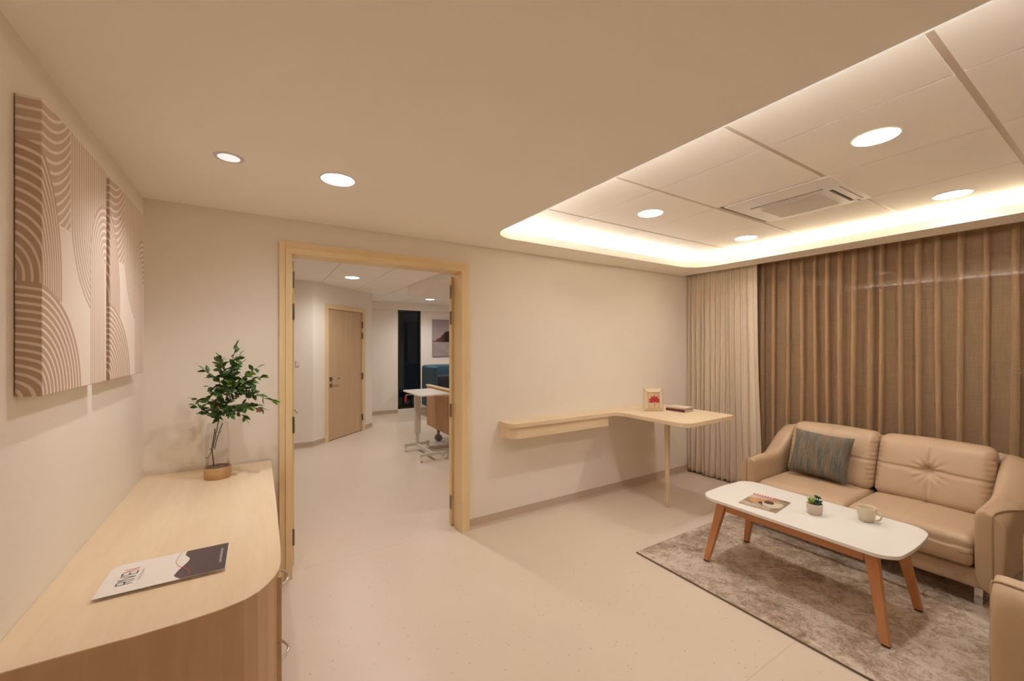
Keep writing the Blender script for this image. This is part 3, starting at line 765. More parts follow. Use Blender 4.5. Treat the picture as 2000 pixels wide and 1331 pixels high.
# photo frame
fx, fy = 3.300, 2.645
pf = thing('photo_frame', 'small brass-edged glass photo frame with a red flower on the wall desk', 'photo frame', (fx, fy, .855))
dirw = RT; nrm = -FW; zt_ = Vector((0, 0, 1)) ; lean = FW * .12
def fp(a, h, d=0): return Vector((fx, fy, .855)) + dirw * a + (zt_ + lean).normalized() * h + nrm * d
ow, oh, iw, ih = .094, .226, .056, .150
ob_ = [fp(-ow, .004), fp(ow, .004), fp(ow, oh), fp(-ow, oh)]; ib_ = [fp(-iw, .038, .018), fp(iw, .038, .018), fp(iw, .038 + ih, .018), fp(-iw, .038 + ih, .018)]
m = MB()
for L_ in (ob_, ib_):
    for i in range(4): m.tube([L_[i], L_[(i + 1) % 4]], .0018, 6)
for i in range(4): m.tube([ob_[i], ib_[i]], .0014, 6)
m.tube([fp(0, .15, -.004), fp(0, 0, -.075) ], .002, 6)
m.build('wire_frame', M_brass, pf)
m = MB()
for i in range(4): m.add([ob_[i], ob_[(i + 1) % 4], ib_[(i + 1) % 4], ib_[i]], [(0, 1, 2, 3)])
m.build('bevel_panel', simple('pale_mirror', (.68, .58, .44), .25), pf)
MB().add([fp(-iw, .038, .014), fp(iw, .038, .014), fp(iw, .186, .014), fp(-iw, .186, .014), fp(-iw, .038, .012), fp(iw, .038, .012), fp(iw, .186, .012), fp(-iw, .186, .012)], [(0, 1, 2, 3), (7, 6, 5, 4), (0, 4, 5, 1), (1, 5, 6, 2), (2, 6, 7, 3), (3, 7, 4, 0)]).build('picture', simple('picture_paper', (.66, .48, .32), .5), pf)
m = MB()
for a, L_, w_ in [(q0, q1 * 1.35, q2 * 1.2) for q0, q1, q2 in ((-1.45, .046, .010), (-1.0, .048, .014), (-.5, .050, .014), (0, .052, .014), (.5, .050, .014), (1.0, .046, .014), (1.45, .042, .010))]:
    c0 = (.008, .090)
    d_ = (math.sin(a), math.cos(a)); s__ = (d_[1], -d_[0])
    P4 = [(c0[0], c0[1]), (c0[0] + d_[0] * L_ * .55 + s__[0] * w_, c0[1] + d_[1] * L_ * .55 + s__[1] * w_), (c0[0] + d_[0] * L_, c0[1] + d_[1] * L_), (c0[0] + d_[0] * L_ * .55 - s__[0] * w_, c0[1] + d_[1] * L_ * .55 - s__[1] * w_)]
    m.add([fp(a_, h_, .0155 + .0003 * len(m.f)) for a_, h_ in P4], [(0, 1, 2, 3)])
m.build('flower', simple('flower_red', (.38, .02, .03), .5), pf)
MB().add([fp(.006, .045, .0152), fp(.011, .045, .0152), fp(.010, .09, .0152), fp(.007, .09, .0152)], [(0, 1, 2, 3)]).build('flower_stem', M_stem, pf)
# two books
def book(cx, cy, z, L, Wd, H, rot, mcover, label):
    o = thing('book', label, 'book', (cx, cy, z), None)
    a = Vector((math.cos(rot), math.sin(rot), 0)); b = Vector((-math.sin(rot), math.cos(rot), 0)); zz = Vector((0, 0, 1)); c = Vector((cx, cy, z))
    m_ = MB().obox(c + zz * .0012, a, b, zz, L / 2, Wd / 2, .0012).obox(c + zz * (H - .0012), a, b, zz, L / 2, Wd / 2, .0012).obox(c + zz * (H / 2) - b * (Wd / 2 - .0012), a, b, zz, L / 2, .0012, H / 2)
    m_.build('cover', mcover, o); MB().obox(c + zz * (H / 2), a, b, zz, L / 2 - .003, Wd / 2 - .003, H / 2 - .0024).build('pages', M_paper, o); return o
rot_b = -math.radians(86)
book(3.545, 2.53, .8555, .20, .16, .022, rot_b, M_maroon, 'maroon hardback book lying under a cream book on the wall desk')
book(3.560, 2.54, .8780, .19, .15, .016, rot_b + .05, M_creamc, 'thin cream book lying on top of the maroon book')

# ------------------------------------------------------------------ curtains, window
win = bpy.data.objects.new('window_1', None); COL.objects.link(win); win.location = (XW, .4, .3); struct(win, 'wide night-dark window behind the sheer curtain')
fr = MB()
for y in (-2.0, -1.04, -.08, .88, 1.84, 2.77): fr.box(XW + .01, XW + .07, y, y + .045, .3, 2.38)
fr.box(XW + .01, XW + .07, -2.0, 2.8, .3, .345).box(XW + .01, XW + .07, -2.0, 2.8, 2.335, 2.38)
fr.build('window_frame', M_dark, win)
for k in range(5):
    y0 = -1.955 + .96 * k; MB().box(XW + .035, XW + .041, y0, y0 + .915 if k < 4 else 2.77, .345, 2.335).build('window_pane', M_pane, win)
def curtain(name, mat, prof, ybase, z0, z1, nz, xc, amp, label, cat, flare=None, solid=0):
    """prof: list of (y, x) folds at full amplitude, xc plane"""
    V = []; F = []; n = len(prof)
    for j in range(nz + 1):
        s_ = j / nz; z = z1 + (z0 - z1) * s_
        k = amp(s_)
        for i, (y, x) in enumerate(prof):
            yy = y
            if flare: yy = flare(y, s_, i / (n - 1))
            zz = z
            if j == nz: zz = z + .006 * math.sin(i * .7)
            V.append((xc + x * k, yy, zz))
    for j in range(nz):
        for i in range(n - 1): F.append((j * n + i, j * n + i + 1, (j + 1) * n + i + 1, (j + 1) * n + i))
    o = MB().add(V, F).build(name, mat, None, True, solid=solid, origin=(xc, ybase, z0)); tag(o, label, cat); return o
rng = random.Random(5)
prof = []; y = 2.985
while y > 2.235:
    wd = rng.uniform(.044, .066); am = rng.uniform(.030, .044)
    if y < 2.36: wd = .085; am = .018
    for k in range(10):
        a = 2 * PI * k / 10
        prof.append((y - wd * (k / 10) + .010 * math.sin(a * 2) * (wd / .05), am * -math.cos(a) * (1 + .15 * math.sin(a))))
    y -= wd
prof.append((y, -.01))
yl = y
curtain('blackout_drape', M_drape, prof, 2.6, .018, 2.60, 60, 4.375, lambda s_: .55 + .45 * sst(s_ / .25), 'cream blackout drape gathered in close pleats beside the wall desk', 'curtain',
        flare=lambda y_, s_, f_: y_ - (.055 * s_ ** 1.5) * max(0, (f_ - .55) / .45) + .006 * math.sin(9 * s_ + y_ * 30) * s_, solid=.003)
# sheer: pinch pleats towards the room
pk = [2.40, 2.30, 2.197, 2.087, 1.964, 1.845, 1.734, 1.634, 1.533, 1.432, 1.327, 1.247, 1.137, 1.026, .914, .79, .668, .543, .43]
k = .43
while k > -1.9: k -= rng.uniform(.10, .13); pk.append(k)
prof = []
rng = random.Random(8)
for i, yc in enumerate(pk):
    hw = rng.uniform(.014, .021); dpt = rng.uniform(.05, .075); sk = rng.uniform(.0, .012)
    for (a, b) in ((1.0, 0), (.85, .12), (.9, .4), (1.15, .72), (1.0, .92), (.4, 1.0), (-.3, 1.0), (-.85, .9), (-1.0, .65), (-.75, .35), (-.7, .1), (-1.0, 0)):
        prof.append((yc + hw * a - sk * b, -dpt * b))
    if i < len(pk) - 1:
        yn = pk[i + 1]; bl = rng.uniform(-.012, .012)
        for f_ in (.25, .5, .75):
            prof.append((yc - hw + (yn + .02 - yc + hw) * f_, -.004 + bl * math.sin(PI * f_)))
ph = rng.random() * 6
def sflare(y_, s_, f_):
    return y_ + .012 * math.sin(s_ * 3.1 + y_ * 9 + ph) * s_ + .010 * math.sin(y_ * 31 + 2) * s_ * s_
curtain('sheer_curtain', M_sheer, prof, .4, .02, 2.60, 44, 4.50, lambda s_: .35 + .65 * sst(s_ / .16), 'brown translucent sheer curtain hanging across the night window', 'curtain', flare=sflare)
for xr, lb in ((4.375, 'curtain_track'), (4.50, 'curtain_track')):
    tag(MB().box(xr - .012, xr + .012, -2.0, 2.98, 2.60, 2.62).build('curtain_track', M_plwhite), 'white curtain track hidden above the ' + ('cream drape' if xr < 4.4 else 'brown sheer curtain'), 'curtain track')
# dim flats far outside the window
# ------------------------------------------------------------------ rug
rg = thing('area_rug', 'beige and taupe mottled rug under coffee table and sofa', 'rug', (3.2, .7, 0))
RZ = .012
nx, ny = 60, 90; V = []; F = []
rr_ = random.Random(2)
for j in range(ny + 1):
    for i in range(nx + 1):
        e = 0 < i < nx and 0 < j < ny
        V.append((2.325 + 1.75 * i / nx, -.55 + 2.56 * j / ny, RZ + (rr_.uniform(-.0012, .0012) if e else -.001)))
for j in range(ny):
    for i in range(nx): F.append((j * (nx + 1) + i, j * (nx + 1) + i + 1, (j + 1) * (nx + 1) + i + 1, (j + 1) * (nx + 1) + i))
MB().add(V, F).build('pile', M_rug, rg, True)
MB().box(2.322, 4.078, -.553, 2.013, .0005, RZ - .0022).build('backing', M_rugedge, rg)

# ------------------------------------------------------------------ sofa / armchair
def seating(name, label, cat, loc, rz, nseat, sw_, D=.82, brand=False):
    t_ = thing(name, label, cat, loc, None, rz)
    def B(mb, nm, mat, par=t_, **k):
        # local coordinates -> built relative to the root without its world offset
        me_o = mb.build(nm, mat, None, origin=(0, 0, 0), **k); me_o.location = (0, 0, 0); me_o.parent = par; return me_o
    aw = .12; Wt = 2 * aw + nseat * sw_
    B(rbox((Wt / 2, .36, .178), (Wt - .14, .66, .112), .018, (4, 4, 2)), 'base_rail', M_lea, smooth=True)
    B(rbox((Wt / 2, .735, .45), (Wt - .15, .13, .64), .05, (10, 3, 8), lambda x, y, z: (x, y + .10 * (z + .33) / .66 - .02, z + .012 * (1 - (2 * x / Wt) ** 2))), 'backrest', M_lea, smooth=True)
    for k in range(nseat):
        cx = aw + sw_ * (k + .5)
        def fs(x, y, z):
            X, Y = x / (sw_ / 2), y / .30
            if z > 0:
                z += .024 * max(0, 1 - X ** 2) ** .7 * max(0, 1 - (Y + .1) ** 4 * .8) + .0 
                z -= .006 * math.exp(-((x + .0) / .008) ** 2) * (1 if Y > -.8 else .6)
                z -= .012 * sst((-Y - .72) / .3)
            if y < -.2 and z < .02:
                y -= .012 * math.cos(max(-1, min(1, z / .09)) * PI / 2)
                y += .004 * math.exp(-((z + .055) / .005) ** 2)
            return x, y, z
        B(rbox((cx, .295, .322), (sw_ - .004, .60, .17), .035, (46, 26, 16), fs), 'seat_cushion', M_lea, smooth=True)
        def fb(x, y, z):
            X, Z = x / (sw_ / 2), z / .21
            if y < 0:
                g = .030 * math.exp(-((x / .035) ** 2 + ((z - .01) / .03) ** 2)) + .010 * math.exp(-(x / .007) ** 2) * (abs(Z) < .93) + .010 * math.exp(-((z - .01) / .007) ** 2) * (.4 + .6 * math.exp(-(X / .8) ** 2))
                th = math.atan2(z - .01, x); rr = math.hypot(x, z - .01)
                g += .0035 * math.sin(th * 12) * math.exp(-((rr - .055) / .035) ** 2)
                g += .004 * math.sin(z * 190 + X) * math.exp(-((abs(X) - 1) / .10) ** 2)
                y += g - .030 * max(0, 1 - X ** 4) * max(0, 1 - Z ** 4)
            z += .010 * (1 - X * X) * (1 if z > 0 else 0)
            sh = .155 * (z + .21) / .42
            return x, y + sh, z
        B(rbox((cx, .54, .612), (sw_ - .003, .15, .42), .055, (60, 4, 46), fb), 'back_cushion', M_lea, smooth=True)
    # arms
    def arm(side):
        V = []; F = []; st = [(-.012, .80), (-.008, .90), (0, .97), (.012, 1.0)] + [(.012 + (D - .03) * k / 30, 1.0) for k in range(1, 31)] + [(D, .93)]
        zb = .122; nc = 0
        pipe = []
        for (y, sc) in st:
            f_ = sst((y - .36) / .40); h = .588 + .02 * sst((.10 - y) / .1) * 0 + .195 * f_
            bul = .03 * math.exp(-((y - .52) / .2) ** 2)
            xi = aw - .002 - .012 * math.exp(-((y - .25) / .3) ** 2) * 0; xo = .0 - bul + .012 * f_
            drop = .018 + .05 * math.exp(-((y - .5) / .22) ** 2)
            xp = .050 - .055 * sst(y / .35) - bul + .012 * f_            # where the piping runs
            if xp < xo + .004: xp = xo + .004
            sec = [(xi, zb), (xi, zb + .15), (xi + .004, h - .12), (xi + .002, h - .04), (xi - .008, h - .014), (xi - .028, h - .001), ((xi + xp) / 2, h - .002 - drop * .2), (xp + .01, h - drop * .75), (xp, h - drop), (xo + .0, h - drop - .02 - .02 * (1 - sst(y / .3))), (xo - .004, h - drop - .09), (xo + .0, h - .25), (xo + .004, zb + .12), (xo + .012, zb)]
            cxm = (xi + xo) / 2; czm = (h + zb) / 2
            for (x, z) in sec:
                X = cxm + (x - cxm) * sc; Z = czm + (z - czm) * (1 - (1 - sc) * .28)
                V.append((X if side < 0 else Wt - X, y, Z))
            nc = len(sec)
            if y >= -.001: pipe.append(((xp - .002) if side < 0 else Wt - (xp - .002), y, h - drop + .002))
        m_ = len(st)
        for i in range(m_ - 1):
            for k in range(nc): F.append((i * nc + k, i * nc + (k + 1) % nc, (i + 1) * nc + (k + 1) % nc, (i + 1) * nc + k))
        F.append(tuple(range(nc))); F.append(tuple((m_ - 1) * nc + k for k in range(nc))[::-1])
        a_ = B(MB().add(V, F), 'armrest', M_lea, smooth=True, subsurf=1)
        x0 = pipe[0][0]; z0 = pipe[0][2]
        fr_ = [(x0 + (.004 if side < 0 else -.004) * math.sin(q * 1.4), -.013, zb + .005 + (z0 - .02 - zb) * q) for q in [k / 12 for k in range(13)]]
        pts = fr_ + [(x0, -.008, z0 - .006)] + pipe[1:]
        B(MB().tube(pts, .0048, 8), 'piping', M_pipe, par=a_, smooth=True)
    arm(-1); arm(1)
    for (x, y) in ((.115, .085), (Wt - .115, .085), (.115, .72), (Wt - .115, .72)):
        s_ = -1 if x > Wt / 2 else 1
        B(MB().box(x - .017, x + .017, y - .004, y + .004, RZ + .001, .135).box(x - .017 if s_ > 0 else x + .009, x - .009 if s_ > 0 else x + .017, y, y + .035, RZ + .001, .135).box(x - .03, x + .03, y - .01, y + .055, .118, .124), 'leg', M_chrome, bevel=.001)
    if brand:
        B(MB().box(Wt - .205, Wt - .165, .0215, .0285, .165, .185), 'brand_tag', M_pipe, bevel=.001)
    return t_
sofa = seating('sofa', 'taupe leather two-seat sofa in front of the sheer curtain', 'sofa', (3.42, 1.86, 0), -PI / 2, 2, .59, brand=True)
arm_c = seating('armchair', 'taupe leather armchair cut off at the lower right beside the rug', 'armchair', (2.425 + .84, .345, 0), PI, 1, .60)

# throw pillow
tp = None
V = []; F = []; N = 28; uvs = []
pc = Vector((3.850, 1.462, .616)); ax = Vector((-.02, -1, -.035)).normalized(); az_ = Vector((.36, .12, 1)); az_ = (az_ - ax * az_.dot(ax)).normalized(); an = ax.cross(az_).normalized()
if an.x > 0: an = -an
for s__ in (1, -1):
    for j in range(N + 1):
        for i in range(N + 1):
            a = -1 + 2 * i / N; b = -1 + 2 * j / N
            th = .058 * (max(0, 1 - a ** 4) ** .55) * (max(0, 1 - b ** 4) ** .55)
            pin = 1 - .07 * (1 - a * a) * b * b; pin2 = 1 - .07 * (1 - b * b) * a * a
            q = pc + ax * (a * .205 * pin2) + az_ * (b * .18 * pin) + an * (s__ * th + .004 * math.sin(a * 5 + b * 3))
            V.append(q); uvs.append(((a + 1) / 2, (b + 1) / 2))
for s__ in (0, 1):
    o_ = s__ * (N + 1) ** 2
    for j in range(N):
        for i in range(N):
            F.append((o_ + j * (N + 1) + i, o_ + j * (N + 1) + i + 1, o_ + (j + 1) * (N + 1) + i + 1, o_ + (j + 1) * (N + 1) + i))
ob2 = MB().add(V, F).build('throw_pillow', M_stripe, None, True)
uvl = ob2.data.uv_layers.new(name='UVMap')
for lp in ob2.data.loops: uvl.data[lp.index].uv = uvs[lp.vertex_index]
tag(ob2, 'teal and brown striped square pillow leaning on the left seat of the sofa', 'pillow')

# ------------------------------------------------------------------ coffee table
TZ = .46
tb = thing('coffee_table', 'white-topped coffee table with splayed reddish wooden legs on the rug', 'coffee table', (2.915, 1.197, 0))
pts = []
x0, x1, y0, y1 = 2.618, 3.215, .690, 1.705
for (cx, cy, a0) in ((x1, y1, 0), (x0, y1, 90), (x0, y0, 180), (x1, y0, 270)):
    sx = -1 if cx == x1 else 1; sy = -1 if cy == y1 else 1; q = .095
    for k in range(11):
        a = math.radians(a0 + 90 * k / 10); pts.append((cx + sx * q + q * math.cos(a), cy + sy * q + q * math.sin(a)))
    if a0 in (0, 180):
        n_ = 9
        for k in range(1, n_):
            f_ = k / n_; X = (x1 - q) + (x0 + q - x1 + q) * f_ if a0 == 0 else (x0 + q) + (x1 - q - x0 - q) * f_
            pts.append((X, (y1 if a0 == 0 else y0)))
xm = (x0 + x1) / 2
pts = [(x, y + (1 if y > 1.2 else -1) * .022 * (1 - ((x - xm) / .30) ** 2) * sst((abs(y - 1.197) - .30) / .2)) for x, y in pts]
MB().prism(pts, TZ - .02, TZ).build('tabletop', M_white, tb, bevel=.003)
feet = [((2.635, 1.668), (2.705, 1.590)), ((2.635, .722), (2.705, .800)), ((3.145, 1.668), (3.095, 1.590)), ((3.145, .722), (3.095, .800))]
for (f, tpt) in feet:
    V = []
    for (c, z, hx, hy) in ((f, RZ + .007, .013, .019), (tpt, TZ - .021, .021, .030)):
        for (i, j) in ((-1, -1), (1, -1), (1, 1), (-1, 1)): V.append((c[0] + i * hx, c[1] + j * hy, z))
    lg = MB().add(V, [(3, 2, 1, 0), (4, 5, 6, 7), (0, 1, 5, 4), (1, 2, 6, 5), (2, 3, 7, 6), (3, 0, 4, 7)]).build('leg', M_beech, tb, bevel=.006)
    MB().box(f[0] - .011, f[0] + .011, f[1] - .016, f[1] + .016, RZ + .0005, RZ + .007).build('glide', M_black, lg)
MB().box(2.685, 2.703, .825, 1.565, TZ - .085, TZ - .0205).build('side_rail', M_beech_y, tb, bevel=.002)
MB().box(3.097, 3.115, .825, 1.565, TZ - .085, TZ - .0205).build('side_rail', M_beech_y, tb, bevel=.002)
for y in (.79, 1.582): MB().box(2.725, 3.075, y, y + .018, TZ - .085, TZ - .0205).build('end_rail', M_beech, tb, bevel=.002)
# magazine
mg = thing('magazine', 'glossy magazine with red title band lying on the white coffee table', 'magazine', (2.83, 1.393, TZ + .0005))
cs = [(2.689, 1.487), (2.712, 1.268), (3.010, 1.302), (2.943, 1.512)]       # near-left, near-right, far-right, far-left
A = Vector((2.694, 1.482, 0)); ux = Vector((.024, -.218, 0)); uy = Vector((.262, .032, 0))
Pm = lambda a, b, z: (A.x + ux.x * a + uy.x * b, A.y + ux.y * a + uy.y * b, z)
z0 = TZ + .0008
MB().add([Pm(0, 0, z0), Pm(1, 0, z0), Pm(1, 1, z0), Pm(0, 1, z0), Pm(0, 0, z0 + .0042), Pm(1, 0, z0 + .0042), Pm(1, 1, z0 + .0042), Pm(0, 1, z0 + .0042)],
         [(3, 2, 1, 0), (4, 5, 6, 7), (0, 1, 5, 4), (1, 2, 6, 5), (2, 3, 7, 6), (3, 0, 4, 7)]).build('pages', M_paper, mg)
V = []; F = []; uvs = []; n_ = 12
for j in range(2):
    for i in range(n_ + 1):
        a = i / n_; V.append(Pm(a * 1.003, j, z0 + .0046 + .0022 * math.sin(PI * a) * .3)); uvs.append((a, j))
for i in range(n_): F.append((i, i + 1, n_ + 2 + i, n_ + 1 + i))
mc = MB().add(V, F).build('cover', M_mag, mg, True); uvl = mc.data.uv_layers.new(name='UVMap')
for lp in mc.data.loops: uvl.data[lp.index].uv = uvs[lp.vertex_index]
m = MB()
for k in range(7):
    a = .05 + k * .077; m.add([Pm(a, .905, z0 + .0062), Pm(a + .05, .905, z0 + .0062), Pm(a + .05, .97, z0 + .0062), Pm(a, .97, z0 + .0062)], [(0, 1, 2, 3)])
m.build('title_lettering', M_inkwhite, mg)
# succulent pot
PX, PY = 2.920, 1.137
pt = thing('potted_succulent', 'small white ribbed pot of green succulents on the coffee table', 'potted plant', (PX, PY, TZ))
MB().lathe([(0, .001), (.033, .001), (.037, .006), (.041, .035), (.0425, .064), (.0415, .066), (.0390, .0645), (.038, .05), (0, .05)], (PX, PY, TZ), 40).build('pot', M_pot, pt, True)
MB().lathe([(0, .056), (.0375, .055)], (PX, PY, TZ), 30).build('soil', M_terra, pt, True)
sp = MB(); ro = MB(); rng = random.Random(3)
cl = Vector((PX, PY, TZ + .055)) - RT * .020
for k in range(26):
    a = rng.uniform(0, 2 * PI); e_ = rng.uniform(.05, .55); d = Vector((math.cos(a) * e_, math.sin(a) * e_, 1)).normalized(); L_ = rng.uniform(.036, .054)
    sp.tube([cl + d * .0, cl + d * (L_ * .5) + Vector((math.cos(a), math.sin(a), 0)) * .003, cl + d * L_ + Vector((math.cos(a), math.sin(a), 0)) * .002], [.0038, .0034, .0005], 6)
def rosette(c, r, n):
    for k in range(n):
        a = k * 2.4; q_ = .25 + .75 * k / n; d = Vector((math.cos(a) * q_, math.sin(a) * q_, .9 - .6 * q_)).normalized()
        ro_l = r * (.6 + .5 * q_)
        ro.tube([c, c + d * ro_l * .5, c + d * ro_l * .85, c + d * ro_l], [.0015, .0045, .0036, .0005], 6)
c0 = Vector((PX, PY, TZ + .06))
rosette(c0 + RT * .012 + Vector((0, 0, .012)), .020, 22); rosette(c0 + RT * .024 + Vector((0, 0, .035)), .016, 16); rosette(c0 + RT * .015 - FW * .018 + Vector((0, 0, .004)), .018, 18)
rosette(c0 + RT * .030 - FW * .008 + Vector((0, 0, .014)), .014, 14); rosette(c0 + FW * .02, .018, 16); rosette(c0 - FW * .022 - RT * .002, .015, 14); rosette(c0 + RT * .014 + FW * .01 + Vector((0, 0, .042)), .013, 14)
ro.tube([c0 + RT * .02 - Vector((0, 0, .008)), c0 + RT * .024 + Vector((0, 0, .035))], .0025, 6); ro.tube([c0 + RT * .014 - Vector((0, 0, .008)), c0 + RT * .014 + FW * .01 + Vector((0, 0, .042))], .0022, 6)
part(sp.build('spiky_leaves', simple('succulent_yellowgreen', (.22, .33, .05), .4), pt, True), 'yellow-green spiky leaves'); part(ro.build('rosette_leaves', M_lteal, pt, True), 'dark blue-green rosettes')
# mug
MX, MY = 3.061, .928
mu = thing('mug', 'cream ceramic mug with one handle on the coffee table', 'mug', (MX, MY, TZ))
MB().lathe([(0, .001), (.028, .001), (.032, .004), (.039, .020), (.0435, .045), (.0465, .072), (.0495, .082), (.0485, .0835), (.0455, .079), (.0425, .070), (.0395, .045), (.034, .018), (.026, .008), (0, .007)], (MX, MY, TZ), 44).build('cup', M_mug, mu, True)
hd = (RT * .55 - FW * .83).normalized()
hp = [Vector((MX, MY, TZ)) + hd * r_ + Vector((0, 0, z_)) for r_, z_ in smoothpts([(.044, .062), (.056, .066), (.067, .058), (.069, .043), (.062, .027), (.050, .019), (.037, .018)], 4)]
MB().tube(hp, .0052, 10).build('handle', M_mug, mu, True)

# ------------------------------------------------------------------ floor plant beyond the right edge, one leaf tip in view
fpn = thing('floor_plant', 'green pointed leaf tips of a plant entering at the right edge', 'plant', (4.18, .12, 0))
MB().lathe([(0, 0), (.12, 0), (.15, .30), (.155, .32), (.14, .32), (.13, .27), (0, .27)], (4.18, .12, 0), 32).build('pot', M_pot, fpn, True)
m = MB(); m2 = MB()
for k, (dx, dy, h) in enumerate(((-.02, .20, 1.02), (.05, .1, 1.15), (-.08, -.05, 1.10), (.08, -.12, 1.0))):
    top = Vector((4.18 + dx, .12 + dy, .27 + h)); m.tube([(4.18 + dx * .1, .12 + dy * .1, .265), (4.18 + dx * .4, .12 + dy * .35, .27 + h * .5), tuple(top)], [.006, .005, .003], 6)
    for q in range(14):
        a = q * 2.4; leaf(m2, top + Vector((0, 0, -.02 * (q % 5))), Vector((math.cos(a), math.sin(a), .25)), .15, .014, 0)
a0 = Vector((4.15, .33, 1.29)); m.tube([(4.16, .32, 1.29), (4.12, .40, 1.335)], .003, 6)
for d, L_ in ((Vector((-.35, .9, .0)), .115), (Vector((-.5, .75, .30)), .10), (Vector((-.1, 1, .22)), .09), (Vector((-.4, .6, -.30)), .08)): leaf(m2, Vector((4.12, .40, 1.335)), d, L_, .010, .2)
m.build('stem', M_stem, fpn, True); m2.build('foliage', simple('palm_green', (.10, .15, .02), .4), fpn, True)

# ------------------------------------------------------------------ bedroom beyond the doorway
H2 = 2.45
def wallseg(name, x0, y0, x1, y1, th, z0=0, z1=2.7, mat=M_wall2):
    d = Vector((x1 - x0, y1 - y0, 0)); L = d.length; d.normalize(); n_ = Vector((-d.y, d.x, 0)) * th
    a, b = Vector((x0, y0, 0)), Vector((x1, y1, 0))
    return MB().prism([(a.x, a.y), (b.x, b.y), (b.x + n_.x, b.y + n_.y), (a.x + n_.x, a.y + n_.y)], z0, z1)
struct(wallseg('w', -1.3, 6.64, .711, 6.64, .12).build('wall_bedroom_left', M_wall2), 'plain wall left of the bedroom side door')
Bc, Cc = Vector((.709, 6.64, 0)), Vector((1.80, 7.68, 0)); dd = (Cc - Bc).normalized(); nn = Vector((dd.y, -dd.x, 0))    # nn faces the viewer
Ld = (Cc - Bc).length
def D(s_, z, off=0): q = Bc + dd * s_ + nn * off; return (q.x, q.y, z)
# door position along the slanted wall (parametrised by length)
s0, s1 = .255, 1.285
m = MB()
def wbox(m, a, b, z0, z1, o0, o1):
    V = [D(a, z0, o0), D(b, z0, o0), D(b, z0, o1), D(a, z0, o1), D(a, z1, o0), D(b, z1, o0), D(b, z1, o1), D(a, z1, o1)]
    return m.add(V, [(3, 2, 1, 0), (4, 5, 6, 7), (0, 1, 5, 4), (1, 2, 6, 5), (2, 3, 7, 6), (3, 0, 4, 7)])
wbox(m, 0, s0 + .03, 0, 2.7, -.12, 0); wbox(m, s1 - .03, Ld, 0, 2.7, -.12, 0); wbox(m, s0 + .03, s1 - .03, 2.11, 2.7, -.12, 0)
struct(m.build('wall_bedroom_slanted', M_wall2, origin=(1.2, 7.1, 0)), 'slanted wall holding the closed side door')
d2 = bpy.data.objects.new('door_2', None); COL.objects.link(d2); d2.location = D((s0 + s1) / 2, 0); struct(d2, 'closed plain wood door with lever handle in the bedroom')
wbox(MB(), s0, s0 + .07, 0, 2.145, -.11, .012).build('door_jamb', M_casing, d2, bevel=.002)
wbox(MB(), s1 - .07, s1, 0, 2.145, -.11, .012).build('door_jamb', M_casing, d2, bevel=.002)
wbox(MB(), s0 + .07, s1 - .07, 2.072, 2.145, -.11, .012).build('door_lintel', M_casing_x, d2, bevel=.002)
lf = wbox(MB(), s0 + .073, s1 - .073, .010, 2.069, -.055, -.012).build('door_leaf', M_leaf, d2)
hs = s0 + .073 + .075
wbox(wbox(MB(), hs - .028, hs + .028, .945, 1.0, -.0118, -.004), hs - .028, hs + .028, .842, .897, -.0118, -.004).build('escutcheon', M_hinge, lf)
MB().tube([D(hs, .973, -.005), D(hs, .973, .04), D(hs + .01, .973, .046), D(hs + .14, .975, .046)], .009, 8).build('door_handle', M_metal, lf, True)
for z in (1.86, 1.67, .96, .24): wbox(MB(), s1 - .078, s1 - .066, z - .055, z + .055, -.0118, .0135).build('hinge', M_hinge, d2)
struct(wallseg('w', 1.80, 7.68, 1.80, 9.0, .10).build('wall_bedroom_return', M_wall2))
YF = 8.95
WX0, WX1, WZ0, WZ1 = 2.65, 3.172, .09, 2.28
m = MB().box(1.7, WX0, YF, YF + .15, 0, 2.7).box(WX1, 5.7, YF, YF + .15, 0, 2.7).box(WX0, WX1, YF, YF + .15, 0, WZ0).box(WX0, WX1, YF, YF + .15, WZ1, 2.7)
struct(m.build('wall_far', M_wall2, origin=(3.5, YF, 0)), 'far bedroom wall with the tall dark window')
struct(MB().box(5.6, 5.72, 3.1, 9.1, 0, 2.7).build('wall_bedroom_right', M_wall2))
struct(MB().box(-1.42, -1.3, 3.1, 6.76, 0, 2.7).build('wall_bedroom_near_left', M_wall2))
struct(MB().box(1.9, 5.6, YF - .06, YF, 2.28, H2 + .01).build('trim_2', M_wall2))
struct(MB().box(-1.4, 5.7, YB + .12, 9.1, H2 + .012, H2 + .06).build('ceiling_bedroom', M_tile), 'grid tile ceiling of the bedroom')
tiles = MB(); bx = [.835 - .617 * 4 + .617 * k for k in range(14)]; byy = [3.2 + 1.51 * k - .0 for k in range(5)]
byy = [3.22, 4.72, 6.24, 7.75, 9.26]
for i in range(len(bx) - 1):
    for j in range(len(byy) - 1):
        tiles.box(max(bx[i] + .006, -1.29), min(bx[i + 1] - .006, 5.59), byy[j] + .006 if j else YB + .125, min(byy[j + 1] - .006, 9.0), H2, H2 + .010)
tiles.build('ceiling_tile', M_tile, bpy.data.objects['ceiling_bedroom'])
skirt('baseboard_bedroom_left', -1.3, 6.64, .712, 6.64, -1, .085)
a, b = Bc, Bc + dd * s0; skirt('baseboard_slanted_left', a.x, a.y, b.x, b.y, -1, .085)
a, b = Bc + dd * s1, Cc; skirt('baseboard_slanted_right', a.x, a.y, b.x, b.y, -1, .085)
skirt('baseboard_far', 1.80, YF, WX0, YF, -1, .085); skirt('baseboard_far_right', WX1, YF, 5.6, YF, -1, .085)
w2 = bpy.data.objects.new('window_2', None); COL.objects.link(w2); w2.location = (2.91, YF, WZ0); struct(w2, 'tall narrow night-dark window in the far bedroom wall')
